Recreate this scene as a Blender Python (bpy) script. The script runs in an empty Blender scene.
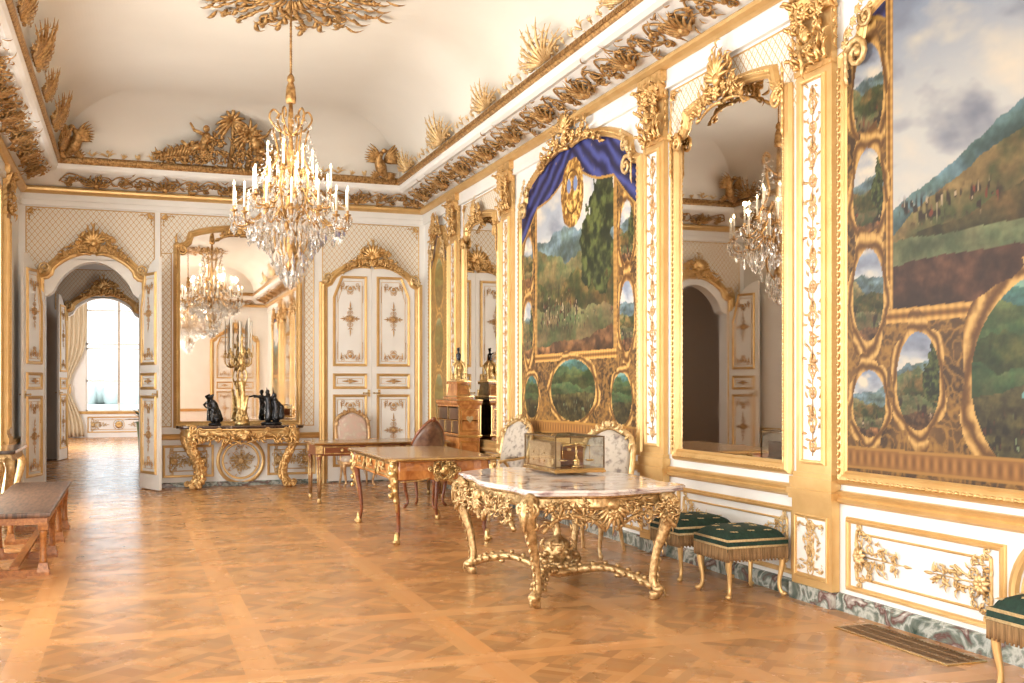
import bpy, math, random
import numpy as np
from mathutils import Vector, Matrix
PI = math.pi
S = bpy.context.scene
COL = S.collection

# ---------------------------------------------------------------- camera, world, light, exposure
cam_d = bpy.data.cameras.new('camera'); cam = bpy.data.objects.new('camera', cam_d); COL.objects.link(cam)
cam_d.sensor_width = 36; cam_d.lens = 36 * 1061 / 1024; cam_d.shift_y = 47.1 / 1024
cam_d.clip_start = .05; cam_d.clip_end = 300
cam.location = (0, 0, 1.65); cam.rotation_euler = (PI / 2, 0, -.34444)
S.camera = cam
W = bpy.data.worlds.new('world'); S.world = W; W.use_nodes = True
bgn = W.node_tree.nodes['Background']; bgn.inputs[0].default_value = (.86, .93, 1, 1); bgn.inputs[1].default_value = 2.4
S.view_settings.view_transform = 'Standard'; S.view_settings.look = 'None'
S.view_settings.gamma = 1; S.view_settings.use_curve_mapping = False
S.view_settings.exposure = 0.54
S.cycles.max_bounces = 9; S.cycles.diffuse_bounces = 5; S.cycles.glossy_bounces = 5
S.cycles.transmission_bounces = 6; S.cycles.transparent_max_bounces = 8
S.cycles.caustics_reflective = False; S.cycles.caustics_refractive = False
S.cycles.sample_clamp_indirect = 6.0
KEY = 165.0
WIN_Y = [15.1, 11.7, 8.3, 4.9, 1.5, -1.9]      # windows of the left wall
def area(name, loc, rot, sx, sy, power, color):
    d = bpy.data.lights.new(name, 'AREA'); d.shape = 'RECTANGLE'; d.size = sx; d.size_y = sy
    d.energy = power; d.color = color
    o = bpy.data.objects.new(name, d); COL.objects.link(o); o.location = loc; o.rotation_euler = rot
    return o
for wy in WIN_Y:      # daylight standing in each window
    area('window_and_fill_light', (-2.0, wy, 2.35), (0, -PI / 2, 0), 3.9, 1.4, KEY * (1.3 if wy > 8 else .9), (1, .965, .93))
area('window_and_fill_light', (-3.4, 32.0, 2.3), (0, -PI / 2, 0), 3.5, 2.0, 320, (.95, .97, 1))
area('window_and_fill_light', (-.55, -4.75, 2.5), (PI / 2, 0, 0), 1.5, 3.8, 420, (1, .95, .88))   # added fill for the back wall, set in a made-up rear window
area('window_and_fill_light', (2.6, 24.0, 2.6), (0, PI / 2, 0), 3.2, 1.6, 50, (1, .95, .88))      # fill lamp inside the passage; its right wall has no window
for y in (12.3, 1.5):                        # the light the chandelier candles give
    for k in range(5):
        d = bpy.data.lights.new('chandelier_light', 'POINT'); d.energy = 12; d.color = (1, .88, .72); d.shadow_soft_size = .03
        o = bpy.data.objects.new('chandelier_light', d); COL.objects.link(o); o.location = (1.72 + .52 * math.cos(k * 1.2566), y + .52 * math.sin(k * 1.2566), 4.12)

# ---------------------------------------------------------------- materials
def lin(c): return tuple(((x + .055) / 1.055) ** 2.4 if x > .04045 else x / 12.92 for x in c)
def mat(name, col, rough=.5, metal=0, **k):
    m = bpy.data.materials.new(name); m.use_nodes = True
    b = m.node_tree.nodes['Principled BSDF']
    b.inputs['Base Color'].default_value = (*col, 1); b.inputs['Roughness'].default_value = rough
    b.inputs['Metallic'].default_value = metal
    for a, v in k.items(): b.inputs[a.replace('_', ' ')].default_value = v
    return m
def nd(m, t, **k):
    n = m.node_tree.nodes.new(t)
    for a, v in k.items(): setattr(n, a, v)
    return n
def noise_mat(name, c1, c2, scale, rough=.5, metal=0, dist=0, bump=0, lo=.35, hi=.65, detail=6, stretch=None):
    m = mat(name, c1, rough, metal); t = m.node_tree; b = t.nodes['Principled BSDF']
    tc = nd(m, 'ShaderNodeTexCoord'); n = nd(m, 'ShaderNodeTexNoise'); r = nd(m, 'ShaderNodeValToRGB')
    n.inputs['Scale'].default_value = scale; n.inputs['Detail'].default_value = detail; n.inputs['Distortion'].default_value = dist
    if stretch:
        mp = nd(m, 'ShaderNodeMapping'); mp.inputs['Scale'].default_value = stretch
        t.links.new(tc.outputs['Object'], mp.inputs[0]); t.links.new(mp.outputs[0], n.inputs['Vector'])
    else: t.links.new(tc.outputs['Object'], n.inputs['Vector'])
    r.color_ramp.elements[0].position = lo; r.color_ramp.elements[1].position = hi
    r.color_ramp.elements[0].color = (*c1, 1); r.color_ramp.elements[1].color = (*c2, 1)
    t.links.new(n.outputs[0], r.inputs[0]); t.links.new(r.outputs[0], b.inputs['Base Color'])
    if bump:
        bp = nd(m, 'ShaderNodeBump'); bp.inputs['Strength'].default_value = bump; bp.inputs['Distance'].default_value = .01
        t.links.new(n.outputs[0], bp.inputs['Height']); t.links.new(bp.outputs[0], b.inputs['Normal'])
    return m
def ramp_add(m, stops):
    r = [n for n in m.node_tree.nodes if n.type == 'VALTORGB'][0].color_ramp
    for p, c in stops: r.elements.new(p).color = (*c, 1)
M = {}
M['white'] = noise_mat('white_paint', (.87, .85, .81), (.90, .885, .85), 3, .42)
M['ceiling'] = noise_mat('ceiling_plaster', (.72, .675, .60), (.76, .715, .64), .7, .7)
M['gold'] = noise_mat('gilding', (.68, .43, .17), (.76, .51, .22), 5, .40, .55)
M['goldk'] = noise_mat('carved_gilding', (.60, .34, .11), (.86, .58, .26), 20, .38, .6, bump=.35)  # carved gildings here and below: dark noise imitates shaded gaps as well as grime
M['goldp'] = noise_mat('pale_gilding', (.60, .38, .15), (.84, .63, .34), 22, .42, .5, bump=.4)
M['goldd'] = noise_mat('old_gilding', (.26, .13, .04), (.62, .38, .15), 24, .45, .6, bump=.6)
M['goldc'] = noise_mat('carved_table_gilding', (.36, .21, .08), (.78, .56, .28), 34, .38, .65, bump=.7)
M['rose'] = noise_mat('rose_tinted_gilding', (.55, .30, .12), (.76, .52, .26), 25, .45, .4)
M['ormolu'] = noise_mat('ormolu', (.42, .26, .09), (.80, .58, .27), 30, .30, .75, bump=.4)
M['wood'] = noise_mat('mahogany', (.16, .045, .015), (.27, .085, .03), 5, .28, stretch=(1, 1, 6))
M['veneer'] = noise_mat('tulipwood_veneer', (.36, .12, .03), (.62, .26, .07), 7, .25, dist=1.5)
M['dark'] = noise_mat('dark_wood', (.05, .02, .01), (.12, .05, .025), 6, .3)
M['bench'] = noise_mat('bench_oak', (.28, .095, .022), (.48, .20, .055), 6, .35, stretch=(6, 1, 6))
M['bench_top'] = noise_mat('worn_bench_top', (.05, .025, .015), (.20, .10, .055), 5, .38, stretch=(8, 1, 1))
M['leather_top'] = noise_mat('tan_leather_top', (.30, .17, .08), (.42, .25, .12), 10, .18)
M['leather'] = noise_mat('brown_leather', (.085, .035, .018), (.19, .09, .045), 12, .35, bump=.2)
M['brass'] = mat('brass', (.62, .42, .18), .25, 1)
M['darkbrass'] = mat('dark_brass', (.16, .10, .05), .4, .8)
M['bronze'] = noise_mat('black_bronze', (.012, .014, .016), (.05, .05, .055), 12, .22, .6)
M['steel'] = mat('steel', (.6, .58, .55), .25, 1)
M['candle'] = mat('candle_wax', (.93, .88, .76), .5)
M['green'] = noise_mat('green_velvet', (.004, .022, .014), (.010, .042, .028), 40, .8)
M['trim'] = noise_mat('fawn_braid', (.45, .31, .14), (.62, .47, .25), 60, .7)
M['fringe'] = noise_mat('brown_fringe', (.16, .09, .035), (.36, .21, .09), 50, .8, stretch=(1, 1, .1))
M['tapestry'] = noise_mat('cream_tapestry', (.74, .66, .55), (.80, .72, .60), 9, .85, lo=.3, hi=.75)
ramp_add(M['tapestry'], [(.42, (.62, .50, .40)), (.62, (.66, .46, .38))])
M['tapestry2'] = noise_mat('grey_flowered_tapestry', (.22, .18, .16), (.52, .45, .37), 16, .85, lo=.33, hi=.50)
M['chairwood'] = noise_mat('rose_brown_chair_wood', (.50, .27, .12), (.80, .55, .28), 14, .4, .3)
M['crystal'] = mat('crystal', (1, .96, .90), .04, 0, Transmission_Weight=.75, IOR=1.5)
def glass_mat():
    m = bpy.data.materials.new('clear_glass'); m.use_nodes = True; t = m.node_tree; t.nodes.clear()
    a = t.nodes.new('ShaderNodeBsdfTransparent'); b = t.nodes.new('ShaderNodeBsdfGlossy'); x = t.nodes.new('ShaderNodeMixShader')
    l = t.nodes.new('ShaderNodeLayerWeight'); o = t.nodes.new('ShaderNodeOutputMaterial'); l.inputs[0].default_value = .12
    a.inputs[0].default_value = (.93, .94, .93, 1); b.inputs['Roughness'].default_value = .01
    t.links.new(l.outputs[1], x.inputs[0]); t.links.new(a.outputs[0], x.inputs[1]); t.links.new(b.outputs[0], x.inputs[2]); t.links.new(x.outputs[0], o.inputs[0])
    return m
M['glass'] = glass_mat()
M['iron'] = mat('iron_grate', (.34, .21, .11), .45, .5)
M['shadowgap'] = mat('grate_pit_shade', (.02, .014, .01), .9)  # near-black tone stands in for shade below the grate
M['leaf'] = mat('green_leaf', (.015, .09, .05), .5)
M['pot'] = mat('pale_green_ceramic', (.36, .62, .28), .4)
M['curtain'] = noise_mat('cream_curtain', (.62, .50, .34), (.80, .70, .52), 3, .85, stretch=(9, 9, .3))
M['subfloor'] = mat('oak_joint', (.30, .13, .045), .5)
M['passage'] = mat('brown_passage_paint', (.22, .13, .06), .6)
M['grass'] = noise_mat('garden_grass', (.62, .66, .62), (.72, .74, .70), .2, .9)  # glare of the overexposed view put into the pale grass colour
M['tree'] = mat('tree_foliage', (.55, .60, .58), .9)  # haze and glare put into the pale foliage colour
M['house'] = mat('far_stone', (.6, .58, .55), .9)
M['bookwood'] = noise_mat('pale_drawer_wood', (.48, .30, .16), (.66, .45, .26), 14, .4)
def emis(name, col, s):
    m = bpy.data.materials.new(name); m.use_nodes = True; t = m.node_tree; t.nodes.clear()
    e = t.nodes.new('ShaderNodeEmission'); o = t.nodes.new('ShaderNodeOutputMaterial')
    e.inputs[0].default_value = (*col, 1); e.inputs[1].default_value = s; t.links.new(e.outputs[0], o.inputs[0]); return m
M['flame'] = emis('lit_bulb', (1, .78, .45), 14)
def mirror_mat():
    m = mat('old_mirror', (.72, .69, .65), .03, 1); t = m.node_tree; b = t.nodes['Principled BSDF']
    tc = nd(m, 'ShaderNodeTexCoord'); n = nd(m, 'ShaderNodeTexNoise'); r = nd(m, 'ShaderNodeMapRange')
    n.inputs['Scale'].default_value = 1.6; n.inputs['Detail'].default_value = 4
    r.inputs[1].default_value = .4; r.inputs[2].default_value = .7; r.inputs[3].default_value = .0; r.inputs[4].default_value = .05
    t.links.new(tc.outputs['Object'], n.inputs['Vector']); t.links.new(n.outputs[0], r.inputs[0]); t.links.new(r.outputs[0], b.inputs['Roughness'])
    return m
M['mirror'] = mirror_mat()
def marble(name, stops, scale, rough=.12, dist=2.2):
    m = noise_mat(name, stops[0][1], stops[-1][1], scale, rough, dist=dist, lo=stops[0][0], hi=stops[-1][0], detail=9)
    ramp_add(m, stops[1:-1]); return m
M['marble'] = marble('violet_veined_marble', [(.30, (.20, .12, .13)), (.40, (.55, .44, .42)), (.46, (.80, .74, .70)), (.56, (.86, .80, .76)), (.63, (.52, .40, .40)), (.70, (.84, .78, .74))], 2.6, .08, 1.6)
M['skirt'] = marble('green_and_red_marble', [(.28, (.03, .06, .05)), (.40, (.16, .19, .165)), (.47, (.50, .52, .48)), (.53, (.17, .21, .18)), (.60, (.13, .06, .055)), (.72, (.58, .57, .52))], 6, .25, .7)
M['darkmarble'] = marble('dark_brown_marble', [(.3, (.03, .018, .012)), (.5, (.12, .07, .05)), (.6, (.05, .03, .02)), (.68, (.50, .42, .36))], 7, .1, 1.2)
def lattice_mat(name, axis):
    m = mat(name, (.87, .80, .68), .45); t = m.node_tree; b = t.nodes['Principled BSDF']
    tc = nd(m, 'ShaderNodeTexCoord'); sx = nd(m, 'ShaderNodeSeparateXYZ'); t.links.new(tc.outputs['Object'], sx.inputs[0])
    def mth(op, a, c=None):
        n = nd(m, 'ShaderNodeMath', operation=op)
        for i, x in enumerate((a, c)):
            if x is None: continue
            if isinstance(x, (int, float)): n.inputs[i].default_value = x
            else: t.links.new(x, n.inputs[i])
        return n.outputs[0]
    u = mth('MULTIPLY', sx.outputs[axis], 1.25); v = sx.outputs[2]
    outs = []
    for op in ('ADD', 'SUBTRACT'):
        s = mth(op, u, v); p = mth('PINGPONG', s, .055); outs.append(p)
    mn = mth('MINIMUM', outs[0], outs[1]); mx = mth('MAXIMUM', outs[0], outs[1])
    line = mth('LESS_THAN', mn, .0075)
    dot = mth('GREATER_THAN', mn, .0475)
    f = mth('MAXIMUM', line, dot)
    mix = nd(m, 'ShaderNodeMix', data_type='RGBA'); mix.inputs[6].default_value = (.87, .82, .72, 1); mix.inputs[7].default_value = (.66, .42, .17, 1)
    t.links.new(f, mix.inputs[0]); t.links.new(mix.outputs[2], b.inputs['Base Color'])
    bp = nd(m, 'ShaderNodeBump'); bp.inputs['Distance'].default_value = .004; t.links.new(f, bp.inputs['Height']); t.links.new(bp.outputs[0], b.inputs['Normal'])
    return m
M['latx'] = lattice_mat('gilt_trellis', 0)
def attr_mat(name, rough, spec=.5, mul=None, bump=0):
    m = mat(name, (.5, .5, .5), rough); t = m.node_tree; b = t.nodes['Principled BSDF']
    a = nd(m, 'ShaderNodeAttribute', attribute_name='Col'); t.links.new(a.outputs[0], b.inputs['Base Color'])
    b.inputs['Specular IOR Level'].default_value = spec
    return m
M['canvas'] = attr_mat('painted_canvas', .45, .3)
M['parquet'] = attr_mat('waxed_oak_parquet', .2, .5)
t_ = M['parquet'].node_tree; b_ = t_.nodes['Principled BSDF']
n1 = nd(M['parquet'], 'ShaderNodeTexNoise'); n1.inputs['Scale'].default_value = 3; n1.inputs['Detail'].default_value = 5
g1 = nd(M['parquet'], 'ShaderNodeNewGeometry'); t_.links.new(g1.outputs['Position'], n1.inputs['Vector'])
r1 = nd(M['parquet'], 'ShaderNodeMapRange'); r1.inputs[3].default_value = .16; r1.inputs[4].default_value = .36
t_.links.new(n1.outputs[0], r1.inputs[0]); t_.links.new(r1.outputs[0], b_.inputs['Roughness'])

# ---------------------------------------------------------------- geometry collector
class G:
    def __init__(s): s.v = []; s.f = []; s.s = []; s.M = None
    def add(s, vs, fs, smooth=True):
        b = len(s.v)
        s.v += [tuple(s.M @ Vector(p)) for p in vs] if s.M is not None else [tuple(p) for p in vs]
        s.f += [tuple(b + i for i in f) for f in fs]; s.s += [smooth] * len(fs); return s
    def box(s, x0, x1, y0, y1, z0, z1):
        vs = [(x, y, z) for z in (z0, z1) for y in (y0, y1) for x in (x0, x1)]
        return s.add(vs, [(0, 2, 3, 1), (4, 5, 7, 6), (0, 1, 5, 4), (2, 6, 7, 3), (0, 4, 6, 2), (1, 3, 7, 5)], False)
    def taper(s, x, y, z0, z1, a0, a1, b0=None, b1=None):
        b0 = b0 or a0; b1 = b1 or a1
        vs = [(x + i * a / 2, y + j * b / 2, z) for z, a, b in ((z0, a0, b0), (z1, a1, b1)) for j in (-1, 1) for i in (-1, 1)]
        return s.add(vs, [(0, 2, 3, 1), (4, 5, 7, 6), (0, 1, 5, 4), (2, 6, 7, 3), (0, 4, 6, 2), (1, 3, 7, 5)], False)
    def lathe(s, prof, c=(0, 0, 0), n=16, ax='z'):
        vs = []
        for r, z in prof:
            for k in range(n):
                a = 2 * PI * k / n; p = (r * math.cos(a), r * math.sin(a), z)
                if ax == 'y': p = (p[0], -p[2], p[1])
                if ax == 'x': p = (p[2], p[0], p[1])
                vs.append((c[0] + p[0], c[1] + p[1], c[2] + p[2]))
        fs = [(i * n + k, i * n + (k + 1) % n, (i + 1) * n + (k + 1) % n, (i + 1) * n + k) for i in range(len(prof) - 1) for k in range(n)]
        fs += [tuple(range(n))[::-1], tuple((len(prof) - 1) * n + k for k in range(n))]
        return s.add(vs, fs)
    def rib(s, pts, wd, th=None, nrm=(0, -1, 0), n=6, close=False, flat=False):
        pts = [Vector(p) for p in pts]; L = len(pts); th = th or wd
        if not hasattr(wd, '__len__'): wd = [wd] * L
        if not hasattr(th, '__len__'): th = [th] * L
        vs = []; N0 = Vector(nrm)
        for i, p in enumerate(pts):
            if close: t = pts[(i + 1) % L] - pts[i - 1]
            else: t = pts[min(i + 1, L - 1)] - pts[max(i - 1, 0)]
            if t.length < 1e-9: t = Vector((0, 0, 1))
            t.normalize(); a = t.cross(N0)
            if a.length < 1e-4: a = t.cross(Vector((1, 0, 0)) if abs(t.x) < .9 else Vector((0, 1, 0)))
            a.normalize(); b = a.cross(t)
            for k in range(n):
                q = 2 * PI * k / n; vs.append(p + a * (wd[i] * math.cos(q)) + b * (th[i] * math.sin(q)))
        m = L if close else L - 1
        fs = [(i * n + k, i * n + (k + 1) % n, ((i + 1) % L) * n + (k + 1) % n, ((i + 1) % L) * n + k) for i in range(m) for k in range(n)]
        if not close: fs += [tuple(range(n))[::-1], tuple((L - 1) * n + k for k in range(n))]
        return s.add(vs, fs, not flat)
    def ell(s, c, r, n=10, m=6, rot=None):
        vs = [(0, 0, -1)]
        for i in range(1, m):
            a = -PI / 2 + PI * i / m
            vs += [(math.cos(a) * math.cos(2 * PI * k / n), math.cos(a) * math.sin(2 * PI * k / n), math.sin(a)) for k in range(n)]
        vs.append((0, 0, 1)); q = []
        if not hasattr(r, '__len__'): r = (r, r, r)
        for v in vs:
            v = Vector((v[0] * r[0], v[1] * r[1], v[2] * r[2]))
            if rot is not None: v = rot @ v
            q.append(v + Vector(c))
        fs = [(0, 1 + (k + 1) % n, 1 + k) for k in range(n)]
        for i in range(m - 2): fs += [(1 + i * n + k, 1 + i * n + (k + 1) % n, 1 + (i + 1) * n + (k + 1) % n, 1 + (i + 1) * n + k) for k in range(n)]
        e = len(vs) - 1; fs += [(e, 1 + (m - 2) * n + k, 1 + (m - 2) * n + (k + 1) % n) for k in range(n)]
        return s.add(q, fs)
    def cap(s, p, q, r0, r1, n=8):
        return s.rib([p, q], [r0, r1], None, (.3, -.9, .2), n).ell(p, r0, 8, 5).ell(q, r1, 8, 5)
    def frame(s, path, prof, closed=True):      # path of (u,v) in the wall plane, profile of (outward, height)
        n = len(path); vs = []; k = len(prof)
        for i in range(n):
            p = Vector(path[i]); a = Vector(path[i - 1] if (i or closed) else path[0]); b = Vector(path[(i + 1) % n] if (closed or i < n - 1) else path[i])
            d1 = (p - a); d2 = (b - p)
            if d1.length < 1e-7: d1 = d2.copy()
            if d2.length < 1e-7: d2 = d1.copy()
            d1.normalize(); d2.normalize()
            n1 = Vector((d1.y, -d1.x)); n2 = Vector((d2.y, -d2.x)); m = n1 + n2
            m = m / max(.35, m.dot(n1)) if m.length > 1e-6 else n1
            vs += [(p.x + m.x * o, -h, p.y + m.y * o) for o, h in prof]
        fs = [(i * k + j, i * k + j + 1, ((i + 1) % n) * k + j + 1, ((i + 1) % n) * k + j) for i in range(n if closed else n - 1) for j in range(k - 1)]
        return s.add(vs, fs, False)
    def slab(s, out, z0, z1, edge=None):        # horizontal slab from a plan outline; edge = [(outset, z)...]
        prof = edge or [(0, z0), (0, z1)]; n = len(out); vs = []
        for o, z in prof:
            for i in range(n):
                p = Vector(out[i]); d = Vector(out[(i + 1) % n]) - Vector(out[i - 1]); d.normalize()
                vs.append((p.x + d.y * o, p.y - d.x * o, z))
        k = len(prof)
        fs = [(j * n + i, j * n + (i + 1) % n, (j + 1) * n + (i + 1) % n, (j + 1) * n + i) for j in range(k - 1) for i in range(n)]
        s.add(vs, fs, False); b = len(s.v) - len(vs)
        s.f += [tuple(b + i for i in range(n))[::-1], tuple(b + (k - 1) * n + i for i in range(n))]; s.s += [False, False]
        return s
    def plate(s, poly, w0, w1):                 # upright plate from a (u,v) polygon
        n = len(poly); vs = [(u, -w0, v) for u, v in poly] + [(u, -w1, v) for u, v in poly]
        return s.add(vs, [tuple(range(n))[::-1], tuple(range(n, 2 * n))] + [(i, (i + 1) % n, n + (i + 1) % n, n + i) for i in range(n)], False)
    # --- carved ornament in the plane: u right, v up, w outward
    def leaf(s, u, v, a, L, Wd, w=.01, lift=.02, curl=0):
        pts = []; m = 6
        for i in range(m):
            t = i / (m - 1); b = a + curl * t * t
            pts.append((u + L * t * math.cos(b), -(w + lift * math.sin(PI * min(1, t * .9))), v + L * t * math.sin(b)))
        wd = [Wd * x for x in (.35, .85, 1, .8, .45, .06)]
        return s.rib(pts, wd, [x * .42 for x in wd], (0, -1, 0), 4)
    def scroll(s, u, v, a, R, d=1, turns=1.35, r=.012, w=.015):
        cu, cv = u + R * math.cos(a + d * PI / 2), v + R * math.sin(a + d * PI / 2); m = int(9 * turns) + 2; pts = []
        for i in range(m):
            t = i / (m - 1); rad = R * (1 - .8 * t); q = a - d * PI / 2 + d * turns * 2 * PI * t
            pts.append((cu + rad * math.cos(q), -(w + t * .4 * r), cv + rad * math.sin(q)))
        s.rib(pts, [r * (1 - .45 * i / m) for i in range(m)], None, (0, -1, 0), 5)
        e = pts[-1]; s.ell(e, (r * 1.25, r * .9, r * 1.25), 6, 4); return s
    def curve(s, p0, p1, bow, r=.01, w=.012, m=8, r1=None):
        a = Vector(p0); b = Vector(p1); d = b - a; nn = Vector((-d.y, d.x)); pts = []
        for i in range(m):
            t = i / (m - 1); q = a + d * t + nn * bow * 4 * t * (1 - t) * .5; pts.append((q.x, -w, q.y))
        r1 = r if r1 is None else r1
        return s.rib(pts, [r + (r1 - r) * i / (m - 1) for i in range(m)], None, (0, -1, 0), 5)
    def flower(s, u, v, R, w=.015, n=6):
        for k in range(n): s.leaf(u, v, 2 * PI * k / n + .3, R, R * .38, w, R * .3)
        return s.ell((u, -w - R * .15, v), (R * .28, R * .25, R * .28), 6, 4)
    def cluster(s, u, v, Wd, H, seed=0, dense=1.0, w=.02, r=.014, bow=0):   # symmetrical rocaille cresting standing on (u,v)
        rd = random.Random(seed); n0 = len(s.v)
        for k in range(9):                       # central shell
            a = PI / 2 + (k - 4) * .33; s.leaf(u, v + H * .34, a, H * (.58 - .05 * abs(k - 4)), H * .065, w + .04, .05)
        s.ell((u, -w - .06, v + H * .34), (H * .11, .04, H * .11), 8, 5); s.flower(u, v + H * .14, H * .15, w + .05, 7)
        for sd in (-1, 1):
            fl = lambda a: a if sd > 0 else PI - a
            for x, y, a, R_, d in ((.06, .05, .3, .16, 1), (.13, .45, -.3, .13, 1), (.20, .06, .5, .14, 1), (.30, .05, .2, .10, 1), (.40, .03, .1, .07, 1), (.11, .70, .6, .08, -1), (.22, .42, .2, .09, -1)):
                s.scroll(u + sd * Wd * x, v + H * y, fl(a), H * R_, sd * d, 1.4, r * .85, w + .03)
            s.curve((u + sd * Wd * .03, v), (u + sd * Wd * .50, v), .10 * sd, r * 1.2, w, 8, r * .5)
            for j in range(int(26 * dense)):
                t = rd.random() ** 1.3 * .5; hh = H * max(.08, 1 - 1.9 * t) * rd.uniform(.05, .9)
                s.leaf(u + sd * Wd * t, v + hh, fl(rd.uniform(-.5, 2.0)), H * rd.uniform(.12, .22), H * rd.uniform(.025, .04), w + rd.uniform(.01, .06), .035, sd * rd.uniform(-.9, .9))
            for x, y, q in ((.13, .22, .10), (.24, .24, .085), (.34, .14, .07)): s.flower(u + sd * Wd * x, v + H * y, H * q, w + .05)
            s.leaf(u + sd * Wd * .44, v, fl(.1), Wd * .10, H * .05, w, .02)
        if bow: s.v[n0:] = [(x, y, z - bow * ((x - u) / (Wd / 2)) ** 2) for x, y, z in s.v[n0:]]
        return s
    def cande(s, u, v0, v1, Wd, unit=.42, r=.006, w=.012, seed=0):   # upright arabesque relief
        n = max(1, round((v1 - v0) / unit)); h = (v1 - v0) / n; rd = random.Random(seed)
        s.rib([(u, -w, v0), (u, -w, v1)], r * .9, None, (0, -1, 0), 4)
        for i in range(n):
            v = v0 + i * h; k = i % 3
            for sd in (-1, 1):
                fl = lambda a: a if sd > 0 else PI - a
                for y, a, R_, d in ((.08, .3, .17, 1), (.30, -.4, .15, -1), (.50, .5, .19, 1), (.72, .4, .13, 1), (.92, -.5, .15, -1)): s.scroll(u + sd * Wd * .04, v + y * h, fl(a), Wd * R_, sd * d, 1.3, r, w)
                for q in range(6): s.leaf(u + sd * Wd * rd.uniform(.0, .25), v + h * (q + rd.random()) / 6, fl(rd.uniform(-.3, 1.3)), Wd * rd.uniform(.14, .24), Wd * .032, w, .01, rd.uniform(-.8, .8))
            if k != 1: s.flower(u, v + .5 * h, Wd * .10, w + .002)
            else: s.ell((u, -w, v + .5 * h), (Wd * .05, .008, h * .07), 8, 5)
            s.leaf(u, v + .80 * h, PI / 2, h * .2, Wd * .045, w + .005, .012)
        return s
    def spray(s, u, v, d, Wd, H, seed=0, r=.007, w=.01):   # end spray of a dado panel growing in direction d
        rd = random.Random(seed); s.flower(u + d * H * .15, v, H * .19, w + .01, 9)
        fl = lambda a: a if d > 0 else PI - a
        for sy in (-1, 1):
            s.curve((u + d * .01, v + sy * H * .05), (u + d * .01, v + sy * H * .46), .12 * sy * d, r * 1.5, w)
            s.scroll(u + d * .02, v + sy * H * .46, fl(-sy * .3), H * .08, sy * d, 1.2, r * 1.3, w)
            for x, y, a, R_ in ((.10, .12, .9, .12), (.30, .05, .7, .12), (.52, .03, .6, .09), (.26, .26, .3, .08), (.12, .34, .1, .07), (.72, .02, .5, .06)): s.scroll(u + d * Wd * x, v + sy * H * y, fl(sy * a), H * R_, sy * d, 1.3, r, w)
            s.curve((u + d * .03, v + sy * H * .15), (u + d * Wd * .55, v + sy * H * .22), -.3 * sy * d, r, w)
            for j in range(30):
                t = rd.random() ** 1.1; s.leaf(u + d * Wd * t * .85, v + sy * H * .44 * (1 - t * .8) * rd.random(), fl(sy * rd.uniform(-.6, 1.8)), H * rd.uniform(.09, .17), H * .024, w, .014, rd.uniform(-.8, .8))
            for q in range(3): s.ell((u + d * Wd * rd.uniform(.2, .8), -w, v + sy * H * rd.uniform(.02, .2)), H * .028, 6, 4)
        s.rib([(u, -w, v), (u + d * Wd, -w, v)], [r, r * .5], None, (0, -1, 0), 4)
        s.leaf(u + d * Wd * .9, v, fl(0), Wd * .16, H * .03, w, .01); return s
    def corner(s, u, v, sx, sy, Z, r=.007, w=.012):
        fl = lambda a: math.atan2(sy * math.sin(a), sx * math.cos(a)); d = sx * sy
        s.scroll(u, v, fl(.1), Z * .20, d, 1.2, r, w); s.scroll(u, v, fl(PI / 2 - .1), Z * .20, -d, 1.2, r, w)
        for k in range(5): s.leaf(u, v, fl(k * PI / 8), Z * (.5 + .2 * (k == 2)), Z * .09, w + .004, .02)
        for k in (.45, .75): s.leaf(u + sx * Z * k, v, fl(.3), Z * .3, Z * .07, w, .012); s.leaf(u, v + sy * Z * k, fl(1.27), Z * .3, Z * .07, w, .012)
        return s
    def obj(s, name, m, parent=None, kind=None, loc=(0, 0, 0)):
        me = bpy.data.meshes.new(name); me.from_pydata(s.v, [], s.f)
        me.polygons.foreach_set('use_smooth', s.s); me.update()
        me.materials.append(M[m] if isinstance(m, str) else m)
        o = bpy.data.objects.new(name, me); COL.objects.link(o); o.location = loc
        if parent: o.parent = parent
        if kind: o['kind'] = kind
        return o
def thing(name, label, cat, loc=(0, 0, 0), rz=0, group=None):
    o = bpy.data.objects.new(name, None); COL.objects.link(o); o.location = loc; o.rotation_euler = (0, 0, rz)
    o['label'] = label; o['category'] = cat
    if group: o['group'] = group
    return o
def tag(o, label, cat, group=None):
    o['label'] = label; o['category'] = cat
    if group: o['group'] = group
    return o
KIDS = {}
def copy_tree(o, parent=None, loc=None, rz=None, label=None, group=None):
    ch = [c for c in bpy.data.objects if c.parent == o]
    c = o.copy(); COL.objects.link(c); c.parent = parent
    if loc is not None: c.location = loc
    if rz is not None: c.rotation_euler = (0, 0, rz)
    if label: c['label'] = label
    if group: c['group'] = group
    for k in ch: copy_tree(k, c)
    return c
def empty(name, loc, rz, parent=None, kind=None):
    o = bpy.data.objects.new(name, None); COL.objects.link(o); o.location = loc; o.rotation_euler = (0, 0, rz)
    if parent: o.parent = parent
    if kind: o['kind'] = kind
    return o
def mesh_obj(name, vs, fs, m, parent=None, kind=None):
    g = G(); g.add(vs, fs, False); return g.obj(name, m, parent, kind)
def smooth_outline(pts, n=8):                # closed Catmull-Rom through plan points
    out = []; L = len(pts)
    for i in range(L):
        p0, p1, p2, p3 = (Vector(pts[(i + k) % L]) for k in (-1, 0, 1, 2))
        for j in range(n):
            t = j / n; out.append(tuple(.5 * ((2 * p1) + (p2 - p0) * t + (2 * p0 - 5 * p1 + 4 * p2 - p3) * t * t + (3 * p1 - p0 - 3 * p2 + p3) * t ** 3)))
    return out
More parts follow.
